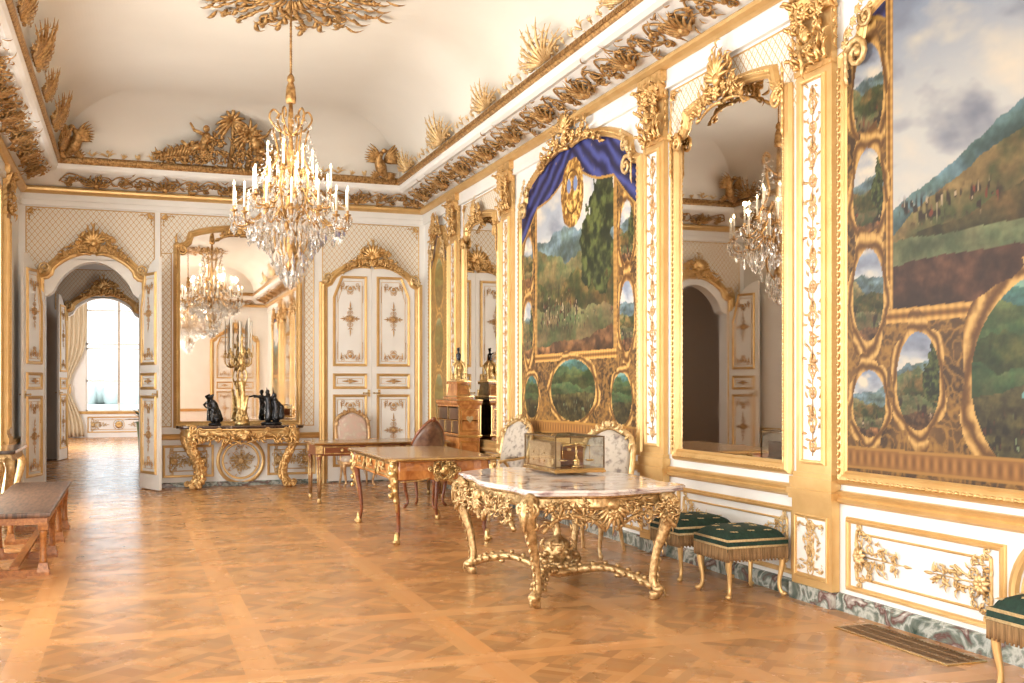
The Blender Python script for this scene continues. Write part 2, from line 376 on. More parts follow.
def spline(pts, n=5):
    P_ = [Vector(p) for p in pts]; P_ = [2 * P_[0] - P_[1]] + P_ + [2 * P_[-1] - P_[-2]]; out = []
    for i in range(1, len(P_) - 2):
        p0, p1, p2, p3 = P_[i - 1:i + 3]
        for j in range(n):
            t = j / n; out.append(.5 * ((2 * p1) + (p2 - p0) * t + (2 * p0 - 5 * p1 + 4 * p2 - p3) * t * t + (3 * p1 - p0 - 3 * p2 + p3) * t ** 3))
    out.append(P_[-2]); return out
def interp(vals, m): x = np.linspace(0, len(vals) - 1, m); return list(np.interp(x, range(len(vals)), vals))
def arc(c, r, a0, a1, n): return [(c[0] + r * math.cos(a0 + (a1 - a0) * i / n), c[1] + r * math.sin(a0 + (a1 - a0) * i / n)) for i in range(n + 1)]
def arch(w, hs, hc, sc=.2, bot=0):       # outline of an opening with scooped shoulders and arched crown, counter-clockwise
    top = [(w, hs)] + [(w - sc * math.sin(t) * 1.0, hs + sc * (1 - math.cos(t))) for t in (.5, 1.0, PI / 2)]
    e = top[-1]; up = []
    for i in range(1, 13):
        t = i / 12; x = e[0] * (1 - t); up.append((x, e[1] + (hc - e[1]) * (1 - (x / e[0]) ** 2) ** .9))
    r = top + up
    return [(-w, bot), (w, bot)] + r + [(-x, y) for x, y in r[-2::-1]]
def topfun(path):
    p = sorted([(u, v) for u, v in path[2:]]); us = [a for a, b in p]; vs = [b for a, b in p]
    return lambda u: np.interp(u, us, vs)

XR, XL, YB, YF = 5.0, -1.7, 18.63, -4.8
RR, RL, RF = -PI / 2, PI / 2, PI        # rotations of things standing on the right, left and rear wall
def st(g, name, m, parent=None): return g.obj(name, m, parent, 'structure')

# ================================================================= ROOM SHELL
# parquet: one template panel of diagonal basket weave, cut to its square, laid with bands between the panels
def clip(poly, a, b, c):                      # keep a*x+b*y<=c
    out = []
    for i in range(len(poly)):
        p, q = poly[i - 1], poly[i]; dp = a * p[0] + b * p[1] - c; dq = a * q[0] + b * q[1] - c
        if (dp <= 0) != (dq <= 0):
            t = dp / (dp - dq); out.append((p[0] + (q[0] - p[0]) * t, p[1] + (q[1] - p[1]) * t))
        if dq <= 0: out.append(q)
    return out
PW, PB = 1.13, .20
def panel_template():
    out = []; c, s = math.cos(PI / 4), math.sin(PI / 4); cell, bd = .285, .075; n = 5
    def put(x0, x1, y0, y1):
        p = [(x0, y0), (x1, y0), (x1, y1), (x0, y1)]
        p = [(x * c - y * s, x * s + y * c) for x, y in p]
        for k in ((1, 0), (-1, 0), (0, 1), (0, -1)): p = clip(p, k[0], k[1], PW / 2) if p else p
        if len(p) > 2: out.append(p)
    for i in range(-n, n + 1):
        for j in range(-n, n + 1):
            x, y = i * cell, j * cell
            if (i + j) % 2:
                for k in range(3):
                    w = (cell - bd) / 3; put(x + bd / 2, x + cell - bd / 2, y + bd / 2 + k * w, y + bd / 2 + (k + 1) * w)
                put(x - bd / 2, x + cell + bd / 2, y - bd / 2, y + bd / 2)
                put(x - bd / 2, x + bd / 2, y + bd / 2, y + cell - bd / 2)
            else:
                for k in range(3):
                    w = (cell - bd) / 3; put(x + bd / 2 + k * w, x + bd / 2 + (k + 1) * w, y + bd / 2, y + cell - bd / 2)
                put(x + bd / 2, x + cell - bd / 2, y - bd / 2, y + bd / 2)
                put(x - bd / 2, x + bd / 2, y + bd / 2, y + cell - bd / 2)
    return out
def build_floor(name, x0, x1, y0, y1, holes=()):
    tpl = panel_template(); rd = random.Random(4); vs = []; fs = []; cs = []
    def put(poly, col):
        b = len(vs); vs.extend((x, y, 0) for x, y in poly); fs.append(tuple(range(b, b + len(poly)))); cs.extend([col] * len(poly))
    def tint(b0, sp):
        k = b0 * (1 + rd.uniform(-sp, sp)); h = rd.uniform(-.03, .03); return (.52 * k, (.255 + h * .5) * k, (.094 + h * .4) * k, 1)
    per = PW + PB; ox = .62; oy = 6.28
    i0 = int((x0 - ox) / per) - 2; i1 = int((x1 - ox) / per) + 2; j0 = int((y0 - oy) / per) - 2; j1 = int((y1 - oy) / per) + 2
    def cut(p):
        for k in ((1, 0, x1), (-1, 0, -x0), (0, 1, y1), (0, -1, -y0)): p = clip(p, *k) if p else p
        return p
    for i in range(i0, i1):
        for j in range(j0, j1):
            bx = ox + i * per; by = oy + j * per          # band starts at bx, panel after it
            cx, cy = bx + PB + PW / 2, by + PW / 2
            for p in tpl:
                q = cut([(cx + x, cy + y) for x, y in p])
                if len(q) > 2: put(q, tint(.86, .26))
            for k in range(2):
                for q in (cut([(bx + PB * k / 2, by), (bx + PB * (k + 1) / 2, by), (bx + PB * (k + 1) / 2, by + PW), (bx + PB * k / 2, by + PW)]),
                          cut([(bx, by + PW + PB * k / 2), (bx + per, by + PW + PB * k / 2), (bx + per, by + PW + PB * (k + 1) / 2), (bx, by + PW + PB * (k + 1) / 2)])):
                    if len(q) > 2: put(q, tint(1.12, .07))
    me = bpy.data.meshes.new(name); me.from_pydata(vs, [], fs); me.update()
    at = me.color_attributes.new('Col', 'FLOAT_COLOR', 'POINT'); at.data.foreach_set('color', np.array(cs, 'f').ravel())
    me.materials.append(M['parquet']); o = bpy.data.objects.new(name, me); COL.objects.link(o); o['kind'] = 'structure'; return o
build_floor('floor', -2.4, XR + .1, YF - .1, YB + .35)
build_floor('floor', -3.6, 3.4, YB + .35, 38.6)

g0 = G(); g0.box(-3.7, XR + .2, YF - .3, 38.7, -.06, -.003); o0 = g0.obj('floor', 'subfloor', None, 'structure')
def wall_holes(name, axis, pos, a0, a1, z0, z1, holes, th, m='white'):   # wall as boxes around rectangular holes
    g = G(); hs = sorted(holes); cur = a0
    def bx(p, q, r, t):
        if q - p < 1e-4 or t - r < 1e-4: return
        lo, hi = min(pos, pos + th), max(pos, pos + th)
        if axis == 'x': g.box(lo, hi, p, q, r, t)
        else: g.box(p, q, lo, hi, r, t)
    for h0, h1, b, t in hs:
        bx(cur, h0, z0, z1); bx(h0, h1, z0, b); bx(h0, h1, t, z1); cur = h1
    bx(cur, a1, z0, z1); return st(g, name, m)
ZW = 4.9
wr = wall_holes('wall_right', 'x', XR, YF, YB, 0, ZW, [], .25)
wb = wall_holes('wall_back', 'y', YB, XL - .4, XR + .25, 0, ZW, [(-1.31, .15, 0, 3.75)], .3)
wl = wall_holes('wall_left', 'x', XL, YF, YB, 0, ZW, [(y - .8, y + .8, .35, 4.35) for y in WIN_Y], -.4)
wf = wall_holes('wall_rear', 'y', YF, XL - .4, XR + .25, 0, ZW, [(-1.35, .25, .5, 4.4)], -.3)  # opening made up to hold the rear fill light
# arched head of door 1's opening
g = G(); ap = arch(.73, 3.15, 3.72, .16)
tf = topfun(ap)
for i in range(24):
    u0 = -.73 + 1.46 * i / 24; u1 = u0 + 1.46 / 24
    v0, v1 = float(tf(u0)), float(tf(u1))
    vs = [(u0, y, v) for y, v in ((0, v0), (.3, v0))] + [(u1, y, v) for y, v in ((0, v1), (.3, v1))] + [(u0, 0, 3.76), (u1, 0, 3.76)]
    g.add(vs, [(0, 2, 3, 1), (0, 4, 5, 2)], False)
o = g.obj('door_head', 'white', wb, None, (-.58, YB, 0))

# ceiling: cove rising from the cornice to a flat centre
CT, CZ0, CZ1, CC = .62, 5.30, 6.15, 1.15
g = G(); rows = []
for i in range(41):
    t = i / 40 * PI / 2; ins = CT + CC * (1 - math.cos(t)); z = CZ0 + (CZ1 - CZ0) * math.sin(t)
    rows.append([(XL + ins, YF + ins, z), (XR - ins, YF + ins, z), (XR - ins, YB - ins, z), (XL + ins, YB - ins, z)])
vs = [p for r in rows for p in r]
g.add(vs, [(i * 4 + k, (i + 1) * 4 + k, (i + 1) * 4 + (k + 1) % 4, i * 4 + (k + 1) % 4) for i in range(40) for k in range(4)] + [(163, 162, 161, 160)], False)
ce = st(g, 'ceiling', 'ceiling')
# roof slab over it keeps daylight out
st(G().box(XL - .4, XR + .25, YF - .3, YB + .3, 6.17, 6.3), 'ceiling', 'ceiling')
g = G()
for a in ((XL - .4, XL, YF - .3, YB + .3), (XR, XR + .25, YF - .3, YB + .3), (XL, XR, YF - .3, YF), (XL, XR, YB, YB + .3)): g.box(*a, ZW, 6.17)
st(g, 'wall_upper', 'ceiling')

# cornice: lower gilt rail, leaning frieze, white band, dentilled upper rail, all round the room
ring = [(XL, YF), (XR, YF), (XR, YB), (XL, YB)]
def room_sweep(name, prof, m):                # prof: (inset from wall, z)
    vs = []; k = len(prof)
    for cx, cy in ring:
        sx = 1 if cx == XL else -1; sy = 1 if cy == YF else -1
        vs += [(cx + sx * i, cy + sy * i, z) for i, z in prof]
    fs = [(c * k + j, ((c + 1) % 4) * k + j, ((c + 1) % 4) * k + j + 1, c * k + j + 1) for c in range(4) for j in range(k - 1)]
    g = G(); g.add(vs, fs, False); return st(g, name, m)
cor = room_sweep('trim_1', [(0, 4.60), (.05, 4.60), (.05, 4.68), (.035, 4.69), (.035, 4.80)], 'white')
room_sweep('trim_2', [(.02, 4.80), (.06, 4.785), (.10, 4.80), (.135, 4.83), (.14, 4.86), (.12, 4.885), (.09, 4.90), (.05, 4.91)], 'gold')
fz = room_sweep('trim_3', [(.04, 4.90), (.12, 4.92), (.26, 4.975), (.40, 5.04), (.53, 5.09)], 'white')
room_sweep('trim_4', [(.50, 5.075), (.55, 5.07), (.60, 5.10), (.62, 5.14), (.62, 5.20)], 'white')
room_sweep('trim_5', [(.585, 5.17), (.64, 5.18), (.665, 5.215), (.665, 5.25), (.63, 5.285), (.60, 5.31)], 'goldd')
# dentils on the upper rail of the back wall and right wall
g = G()
for i in range(150):
    x = XL + .72 + i * .036
    if x < XR - .72: g.box(x, x + .018, YB - .685, YB - .66, 5.205, 5.255)
for i in range(330):
    y = YB - .72 - i * .036; g.box(XR - .685, XR - .66, y - .018, y, 5.205, 5.255)
g.obj('dentil_band', 'goldd', cor)

# frieze carving: units laid in the leaning plane, as parts of the frieze
def frieze_unit(L, seed):
    g = G(); rd = random.Random(seed); H = .46
    pts = spline([(-L / 2, -.02, H * .3), (-L * .35, -.02, H * .8), (-L * .12, -.02, H * .5), (L * .1, -.02, H * .2), (L * .33, -.02, H * .75), (L / 2, -.02, H * .3)], 6); g.rib(pts, .012, None, (0, -1, 0), 5)
    for u, v, a, R_, d in ((-.36, .62, -.6, .17, -1), (-.20, .25, .4, .13, 1), (.02, .70, -.3, .14, -1), (.20, .35, .8, .16, 1), (.40, .62, -.4, .15, -1), (-.06, .20, 2.4, .10, -1), (.33, .15, .2, .09, 1), (-.42, .18, .9, .09, -1)):
        g.scroll(u * L, v * H, a + rd.uniform(-.3, .3), R_ * H * 1.5, d, 1.4, .012, .02)
        for q in range(4): g.leaf(u * L, v * H, a + rd.uniform(-1.6, 1.6), rd.uniform(.09, .18), .022, .02, .04, rd.uniform(-.9, .9))
    for k in range(3): g.flower(rd.uniform(-.4, .4) * L, H * rd.uniform(.3, .7), H * .12, .03, 7)
    for j in range(16): g.leaf(rd.uniform(-.5, .5) * L, H * rd.uniform(.1, .9), rd.uniform(0, 6.28), rd.uniform(.06, .13), .016, .02, .03, rd.uniform(-.8, .8))
    for k in range(9): g.leaf(0, H * .12, PI / 2 + (k - 4) * .27, H * (.78 - .05 * abs(k - 4)), .030, .03, .06)
    g.ell((0, -.07, H * .25), (.06, .05, .06), 8, 6)
    return g
tilt = math.atan2(.49, .19)
def frieze_place(proto, loc, rz):
    c = proto.copy(); COL.objects.link(c); c.parent = fz; c.location = loc; c.rotation_euler = (tilt, 0, rz); return c
Lu = 1.10
protos = [frieze_unit(Lu, 10 + i).obj('frieze_scroll', 'goldd', fz) for i in range(3)]
k = 0; used = [False] * 3
def put_unit(loc, rz):
    global k
    p = protos[k % 3]
    if not used[k % 3]: p.location = loc; p.rotation_euler = (tilt, 0, rz); used[k % 3] = True
    else: frieze_place(p, loc, rz)
    k += 1
for i in range(6): put_unit((XL + .62 + .5 * 1.09 + i * 1.06, YB - .13, 4.935), 0)
for i in range(20): put_unit((XR - .13, YB - 1.1 - i * 1.12, 4.935), RR)
for i in range(20): put_unit((XL + .13, YB - 1.1 - i * 1.12, 4.935), RL)
for i in range(5): put_unit((XL + 1.2 + i * 1.1, YF + .075, 4.91), PI)

# cresting that climbs the cove above the cornice
def spire(H, seed, wide=.35):
    g = G(); rd = random.Random(seed); W_ = H * wide
    for k in range(-5, 6):                    # fronds fanned out, each with leaflets
        a = PI / 2 - k * .22 + rd.uniform(-.08, .08); L = H * (1.0 - .085 * abs(k)) * rd.uniform(.85, 1.05); b = k * .10 * W_ / H * 2
        pts = [(b * .3 + L * t * math.cos(a) * 1.5 + (k * .04) * t * t, -.03 - .05 * math.sin(PI * t), L * t * math.sin(a)) for t in (0, .25, .5, .75, 1)]
        g.rib(pts, [.016, .022, .018, .012, .003], None, (0, -1, 0), 5)
        for q in range(5):
            t = .3 + .14 * q; p = pts[min(4, int(t * 4))]
            for sd in (-1, 1): g.leaf(p[0], p[2], a + sd * rd.uniform(.4, .9), H * .17, H * .028, .04, .03)
    for sd in (-1, 1):
        g.scroll(sd * .05, 0, PI / 2 - sd * 1.3, H * .16, sd, 1.3, .014, .02); g.scroll(sd * H * .45, .0, PI / 2 - sd * 1.1, H * .12, sd, 1.3, .012, .02); g.flower(sd * H * .25, H * .12, H * .09, .03)
        for q in range(5): g.leaf(sd * H * (.3 + .12 * q), 0, PI / 2 - sd * (.3 + .2 * q), H * (.34 - .04 * q), .02, .02, .03)
    return g
def garland(L, seed):
    g = G(); rd = random.Random(seed); n = int(L / .22)
    for i in range(n):
        u = -L / 2 + (i + .5) * L / n; h = rd.uniform(.5, 1.0)
        g.scroll(u, .0, rd.choice((.4, 2.7)), .05 * h, rd.choice((-1, 1)), 1.1, .007, .01)
        for q in range(4): g.leaf(u, .02, PI / 2 + rd.uniform(-.9, .9), .16 * h, .015, .01, .02, rd.uniform(-.7, .7))
        if i % 2: g.flower(u, .12 * h, .035, .015, 5)
    return g
cove_t = .48
sp = spire(.50, 3, .5).obj('cove_spire', 'goldp', ce); gl = garland(1.6, 5).obj('cove_garland', 'goldp', ce)
spd = spire(.52, 8, .6).obj('cove_palm', 'goldd', ce)
def place(o, loc, rz, first, sc=1, tl=cove_t):
    c = o if first else o.copy()
    if not first: COL.objects.link(c)
    c.parent = ce; c.location = loc; c.rotation_euler = (tl, 0, rz); c.scale = (sc, sc, sc); return c
for i in range(9):
    y = 17.1 - i * 2.05; place(sp, (XR - .66, y, 5.29), RR, i == 0, 1.0 if i % 2 else .8)
    place(gl, (XR - .66, y - 1.02, 5.29), RR, i == 0)
for i in range(11): place(spd, (XL + .66, 17.3 - i * 1.5, 5.29), RL, i == 0, .8 + .25 * (i % 2))
for x in (-.35, 3.3): place(gl, (x, YB - .66, 5.29), 0, False)

# ================================================================= WALL DRESSING
TN = [40]; KEEP = []
def tname(): TN[0] += 1; return 'trim_%d' % TN[0]
def rail_profile(): return [(0, 0), (0, .03), (.012, .045), (.035, .05), (.05, .035), (.06, .03), (.075, .02), (.085, 0)]
def strip(g, u0, u1, prof, v):               # horizontal moulding on a wall: prof (dz, w)
    vs = [(u, -w, v + z) for u in (u0, u1) for z, w in prof]; k = len(prof)
    return g.add(vs, [(j, j + 1, k + j + 1, k + j) for j in range(k - 1)], False)
GP = [(0, 0), (.0, .02), (.008, .03), (.02, .032), (.028, .018), (.034, .02), (.04, .012), (.042, 0)]      # gilt panel moulding, outward
THIN = [(0, 0), (0, .010), (.008, .016), (.016, .010), (.016, 0)]
def rect(u0, u1, v0, v1): return [(u0, v0), (u1, v0), (u1, v1), (u0, v1)]

def wall_base(name, length, gaps=()):       # skirting, dado rail; local frame from u=-length/2
    pass
def skirting(name, u0, u1, loc, rz):
    g = G(); strip(g, u0, u1, [(0, 0), (0, .045), (.10, .045), (.115, .035), (.125, .02), (.125, 0)], 0)
    o = g.obj(name, 'skirt', None, 'structure', loc); o.rotation_euler = (0, 0, rz); return o
RAILP = [(0, 0), (.0, .02), (.02, .05), (.045, .055), (.055, .04), (.065, .045), (.08, .05), (.095, .03), (.10, 0)]
def dadorail(name, u0, u1, loc, rz):
    g = G(); strip(g, u0, u1, RAILP, .79)
    o = g.obj(name, 'gold', None, 'structure', loc); o.rotation_euler = (0, 0, rz); return o
Lr = YB - YF
skirting('baseboard_right', 0, Lr, (XR, YB, 0), RR); dadorail('trim_6', 0, Lr, (XR, YB, 0), RR)
skirting('baseboard_left', 0, Lr, (XL, YF, 0), RL); dadorail('trim_7', Lr - .1 - 2.5, Lr, (XL, YF, 0), RL)
skirting('baseboard_back', .45, XR, (0, YB, 0), 0).scale = (1, 1, .6); dadorail('trim_8', .30, XR, (0, YB, 0), 0)
skirting('baseboard_rear', -XR, -XL, (0, YF, 0), PI); dadorail('trim_9', -XR, -XL, (0, YF, 0), PI)

def dado_panel(parent, uc, wd, loc, rz, circle=False, seed=0, name='dado_panel'):
    e = empty(tname(), loc, rz, None, 'structure')
    g = G(); h = wd / 2
    spans = [(uc - h, uc + h)] if not circle else [(uc - h, uc - .44), (uc + .44, uc + h)]
    for a, b in spans:
        g.frame(rect(a + .045, b - .045, .20, .66), GP); g.frame(rect(a + .13, b - .13, .275, .585), THIN)
    g.obj('panel_moulding', 'gold', e)
    g = G()
    for k, (a, b) in enumerate(spans): L_ = min(.56, (b - a) * .42); g.spray(a + .12, .43, 1, L_, .40, seed + 2 * k); g.spray(b - .12, .43, -1, L_, .40, seed + 2 * k + 1)
    if circle:
        g2 = G(); g2.frame(arc((uc, .42), .38, 0, 2 * PI, 40)[:-1], [(-.03, 0), (-.03, .035), (-.01, .045), (.02, .035), (.03, 0)])
        g2.frame(arc((uc, .42), .30, 0, 2 * PI, 40)[:-1], [(-.02, 0), (-.01, .03), (.01, .03), (.02, 0)])
        g2.obj('ring_moulding', 'gold', e); rd = random.Random(seed)
        for j in range(8):
            a = j * PI / 4; ca, sa = math.cos(a), math.sin(a)
            g.scroll(uc + .08 * ca, .42 + .08 * sa, a + .9, .055, 1, 1.4, .008, .02); g.scroll(uc + .17 * ca, .42 + .17 * sa, a - .9, .045, -1, 1.4, .007, .02)
            g.leaf(uc + .07 * ca, .42 + .07 * sa, a, .14, .016, .02, .02)
        for j in range(60): a = rd.uniform(0, 6.28); r = rd.uniform(.05, .24); g.leaf(uc + r * math.cos(a), .42 + r * math.sin(a), a + rd.uniform(-1.2, 1.2), .06, .010, .02, .02, rd.uniform(-1, 1))
        g.flower(uc, .42, .06, .04, 8)
    g.obj('panel_relief', 'goldp', e)
    return e
def lattice(parent, u0, u1, v0, v1, loc, rz, cut=None, corners='tb', name='trellis_panel'):
    e = empty(tname(), loc, rz, None, 'structure') if parent not in KEEP else empty(name, loc, rz, parent)
    g = G()
    if cut is None: g.box(u0, u1, -.006, 0, v0, v1)
    else:                                    # trellis follows the arched frame it surrounds
        n = 60
        for i in range(n):
            a = u0 + (u1 - u0) * i / n; b = u0 + (u1 - u0) * (i + 1) / n; lo = []
            for x in (a, b): lo.append(cut(x))
            if max(lo) < v1 - .01: g.add([(a, -.006, min(lo[0], v1)), (b, -.006, min(lo[1], v1)), (b, -.006, v1), (a, -.006, v1)], [(0, 1, 2, 3)], False)
    g.obj('trellis_ground', 'latx', e)
    g = G()
    if cut is None: g.frame(rect(u0, u1, v0, v1), THIN)
    else: g.frame([(u0, v0), (u0, v1), (u1, v1), (u1, v0)], [(-a, b) for a, b in THIN], False)
    g.obj('trellis_moulding', 'gold', e)
    g = G()
    if 't' in corners: g.corner(u0 + .03, v1 - .03, 1, -1, .18, .012); g.corner(u1 - .03, v1 - .03, -1, -1, .18, .012)
    if g.v: g.obj('corner_relief', 'goldk', e)
    return e

# ---- pilasters -------------------------------------------------------------
def make_pilaster(wd, loc, rz, label, seed=0, group='gilded pilasters along the long walls'):
    t = thing('pilaster', label, 'pilaster', loc, rz, group); h = wd / 2
    g = G(); g.box(-h - .04, h + .04, -.09, 0, .0, .125); g.obj('plinth', 'skirt', t)
    g = G(); g.box(-h - .03, h + .03, -.07, 0, .125, .80)
    g.frame(rect(-h + .03, h - .03, .20, .66), [(a, b + .07) for a, b in THIN]); g.obj('pedestal', 'gold', t)
    g = G(); g.box(-h + .045, h - .045, -.074, -.06, .22, .645); g.obj('pedestal_panel', 'white', t)
    g = G(); g.cande(0, .24, .62, wd - .12, .2, .005, .078); g.corner(-h + .07, .61, 1, -1, .07, .004, .078); g.corner(h - .07, .61, -1, -1, .07, .004, .078)
    g.corner(-h + .07, .25, 1, 1, .07, .004, .078); g.corner(h - .07, .25, -1, 1, .07, .004, .078); g.obj('pedestal_relief', 'goldp', t)
    g = G()
    for z0, z1, o in ((.79, .83, .05), (.83, .87, .065), (.87, .90, .035), (.90, .96, .045), (.96, 1.0, .02)): g.box(-h - o, h + o, -.05 - o * .8, 0, z0, z1)
    g.obj('pilaster_base', 'gold', t)
    g = G(); g.box(-h, h, -.05, 0, 1.0, 4.70)
    g.frame(rect(-h + .10, h - .10, 1.10, 4.02), [(a * .8, b + .05) for a, b in GP]); g.obj('pilaster_shaft', 'gold', t)
    g = G(); g.box(-h + .10, h - .10, -.054, -.04, 1.10, 4.02); g.obj('shaft_panel', 'white', t)
    g = G(); g.cande(0, 1.13, 3.99, wd - .12, .40, .0065, .056, seed); g.obj('shaft_relief', 'rose', t)
    g = G(); rd = random.Random(seed)
    g.box(-h - .03, h + .03, -.10, 0, 4.68, 4.79); g.box(-h - .01, h + .01, -.065, 0, 4.10, 4.14)
    for sd in (-1, 1):
        fl = lambda a: a if sd > 0 else PI - a
        g.scroll(sd * h * .25, 4.62, fl(.2), .075, -sd, 1.6, .018, .16); g.scroll(sd * h * .55, 4.40, fl(.9), .05, sd, 1.4, .014, .13); g.scroll(sd * h * .3, 4.24, fl(.6), .045, sd, 1.4, .012, .11)
        for k in range(34): g.leaf(sd * h * rd.uniform(0, 1.0), 4.12 + .55 * rd.random(), fl(rd.uniform(.0, 2.4)), rd.uniform(.06, .12), .018, .10 + rd.uniform(0, .06), .04, rd.uniform(-.8, .8))
        g.flower(sd * h * .75, 4.50, .05, .16, 6); g.flower(sd * h * .8, 4.28, .04, .13, 6)
        for k in range(6): g.leaf(sd * (h + .02), 4.2 + .08 * k, fl(1.2), .10, .02, .06, .05)
    for k in range(5): g.leaf((k - 2) * h * .4, 4.14, PI / 2 + (2 - k) * .12, .16, .03, .11, .05)
    g.box(-h - .02, h + .02, -.13, -.055, 4.52, 4.68)
    g.flower(0, 4.54, .07, .17, 7); g.leaf(0, 4.16, -PI / 2, .14, .03, .12, .04); g.flower(0, 4.10, .04, .12, 6); g.ell((0, -.17, 4.36), (.04, .03, .06))
    g.v = [(x, min(y + .05, -.001) if not (4.66 < z < 4.8 or z < 4.141) else y, z) for x, y, z in g.v]
    g.obj('pilaster_capital', 'goldk', t)
    return t
P = make_pilaster(.45, (XR - .004, 6.91, 0), RR, 'gilded pilaster between the near painting and the large mirror')
def pil(loc, rz, label): return copy_tree(P, None, loc, rz, label)
pil((XR - .004, 9.58, 0), RR, 'gilded pilaster between the large mirror and the draped battle painting')
pil((XR - .004, 14.03, 0), RR, 'gilded pilaster on the far side of the draped battle painting')
pn = pil((XR - .004, 16.62, 0), RR, 'gilded pilaster beside the narrow painting in the far corner')
pil((XR - .004, 2.25, 0), RR, 'gilded pilaster on the near side of the near painting'); pil((XR - .004, -.6, 0), RR, 'gilded pilaster furthest behind the viewer on the painting wall')
pil((XL + .004, 16.62, 0), RL, 'gilded pilaster on the window wall near the doorway')
for i, y in enumerate((13.4, 10.0, 6.6, 3.2, -.2)):
    pil((XL + .004, y, 0), RL, ['gilded pilaster between first and second windows from the doorway', 'gilded pilaster between second and third windows from the doorway', 'gilded pilaster between third and fourth windows from the doorway', 'gilded pilaster between fourth and fifth windows from the doorway', 'gilded pilaster between fifth and sixth windows from the doorway'][i])

# ---- mirrors ----------------------------------------------------------------
FR = [(0, .0), (0, .03), (.015, .05), (.03, .045), (.045, .06), (.07, .07), (.085, .055), (.095, .05), (.11, .02), (.11, 0)]
def make_mirror(w, z0, zs, zc, sc, loc, rz, label, crest_w, crest_h, seed=1, group=None, fm='gold'):
    t = thing('wall_mirror', label, 'mirror', loc, rz, group); p = arch(w - .10, zs, zc, sc, z0 + .1)
    g = G(); g.plate(p, .01, .016); g.obj('mirror_glass', 'mirror', t)
    g = G(); g.frame(p, FR); k = 0
    for i in range(len(p)):                  # small carved beads along the frame
        a, b = Vector(p[i]), Vector(p[(i + 1) % len(p)]); n = max(1, int((b - a).length / .05)); d = (b - a).normalized()
        for j in range(n):
            q = a + (b - a) * (j + .5) / n; g.leaf(q.x + d.y * .06, q.y - d.x * .06, math.atan2(d.y, d.x), .05, .014, .058, .018)
    g.obj('mirror_frame', fm, t)
    g = G(); g.cluster(0, zc - .02 - crest_h * .12, crest_w, crest_h, seed, 1.2, .07, .018, .09)
    g.obj('mirror_cresting', 'goldk', t)
    for sd in (-1, 1):
        g = G(); fl = lambda a: a if sd > 0 else PI - a; x = sd * (w - .05)
        g.scroll(x, zs + .02, fl(PI / 2 + .5), .09, sd, 1.4, .022, .07); g.scroll(x, zs + .06, fl(-PI / 2 + .3), .07, -sd, 1.3, .018, .07)
        for q in range(9): g.leaf(x + sd * .01, zs - .35 + q * .06, fl(PI / 2 - .2), .14, .022, .07, .02, .3 * sd)
        g.flower(x, zs + .06, .06, .09); g.obj('shoulder_scroll', 'goldk', t)
    return t, p
m2, mp2 = make_mirror(.97, .97, 4.02, 4.28, .20, (XR, 8.22, 0), RR, 'tall arched gilt mirror on the right wall behind the green stools', .85, .55, 2)
m1, mp1 = make_mirror(.92, .72, 3.95, 4.22, .20, (XR, 15.28, 0), RR, 'tall gilt mirror on the right wall behind the cartonnier clock cabinet', .8, .42, 5)
mb, mpb = make_mirror(1.06, 1.0, 3.98, 4.32, .22, (1.73, YB, 0), 0, 'wide arched mirror above the console on the back wall', .7, .40, 7, None, 'gold')
copy_tree(m2, None, (XR, .80, 0), RR, 'tall arched gilt mirror behind the viewer on the painting wall')

# trellis and wall panels around them
def around(parent, path, uc_half, loc, rz, v0=1.02, v1=4.56):
    tf = topfun(path); w = max(u for u, v in path)
    lattice(parent, -uc_half, uc_half, 3.9, v1, loc, rz, lambda x: float(tf(max(-w, min(w, x)))) if abs(x) < w else 3.9)
    for sd in (-1, 1):
        a, b = sorted((sd * (w + .15), sd * uc_half))
        if b - a > .05: lattice(parent, a, b, v0, 3.9, loc, rz, None, '')
around(wr, mp2, 1.08, (XR, 8.20, 0), RR); around(wr, mp1, 1.00, (XR, 15.2, 0), RR); around(wr, mp2, 1.10, (XR, .80, 0), RR)
around(wb, mpb, 1.26, (1.73, YB, 0), 0)
# dado panels: right wall
dado_panel(wr, 0, 1.95, (XR, 8.18, 0), RR, False, 3)
dado_panel(wr, 0, 3.95, (XR, 4.60, 0), RR, True, 4)
dado_panel(wr, 0, 3.85, (XR, 11.68, 0), RR, True, 5); dado_panel(wr, 0, 1.9, (XR, 15.2, 0), RR, False, 6)
dado_panel(wr, 0, 1.1, (XR, 17.55, 0), RR, False, 7); dado_panel(wr, 0, 2.2, (XR, .80, 0), RR, False, 8)
dado_panel(wb, 0, 2.55, (1.76, YB, 0), 0, True, 9)

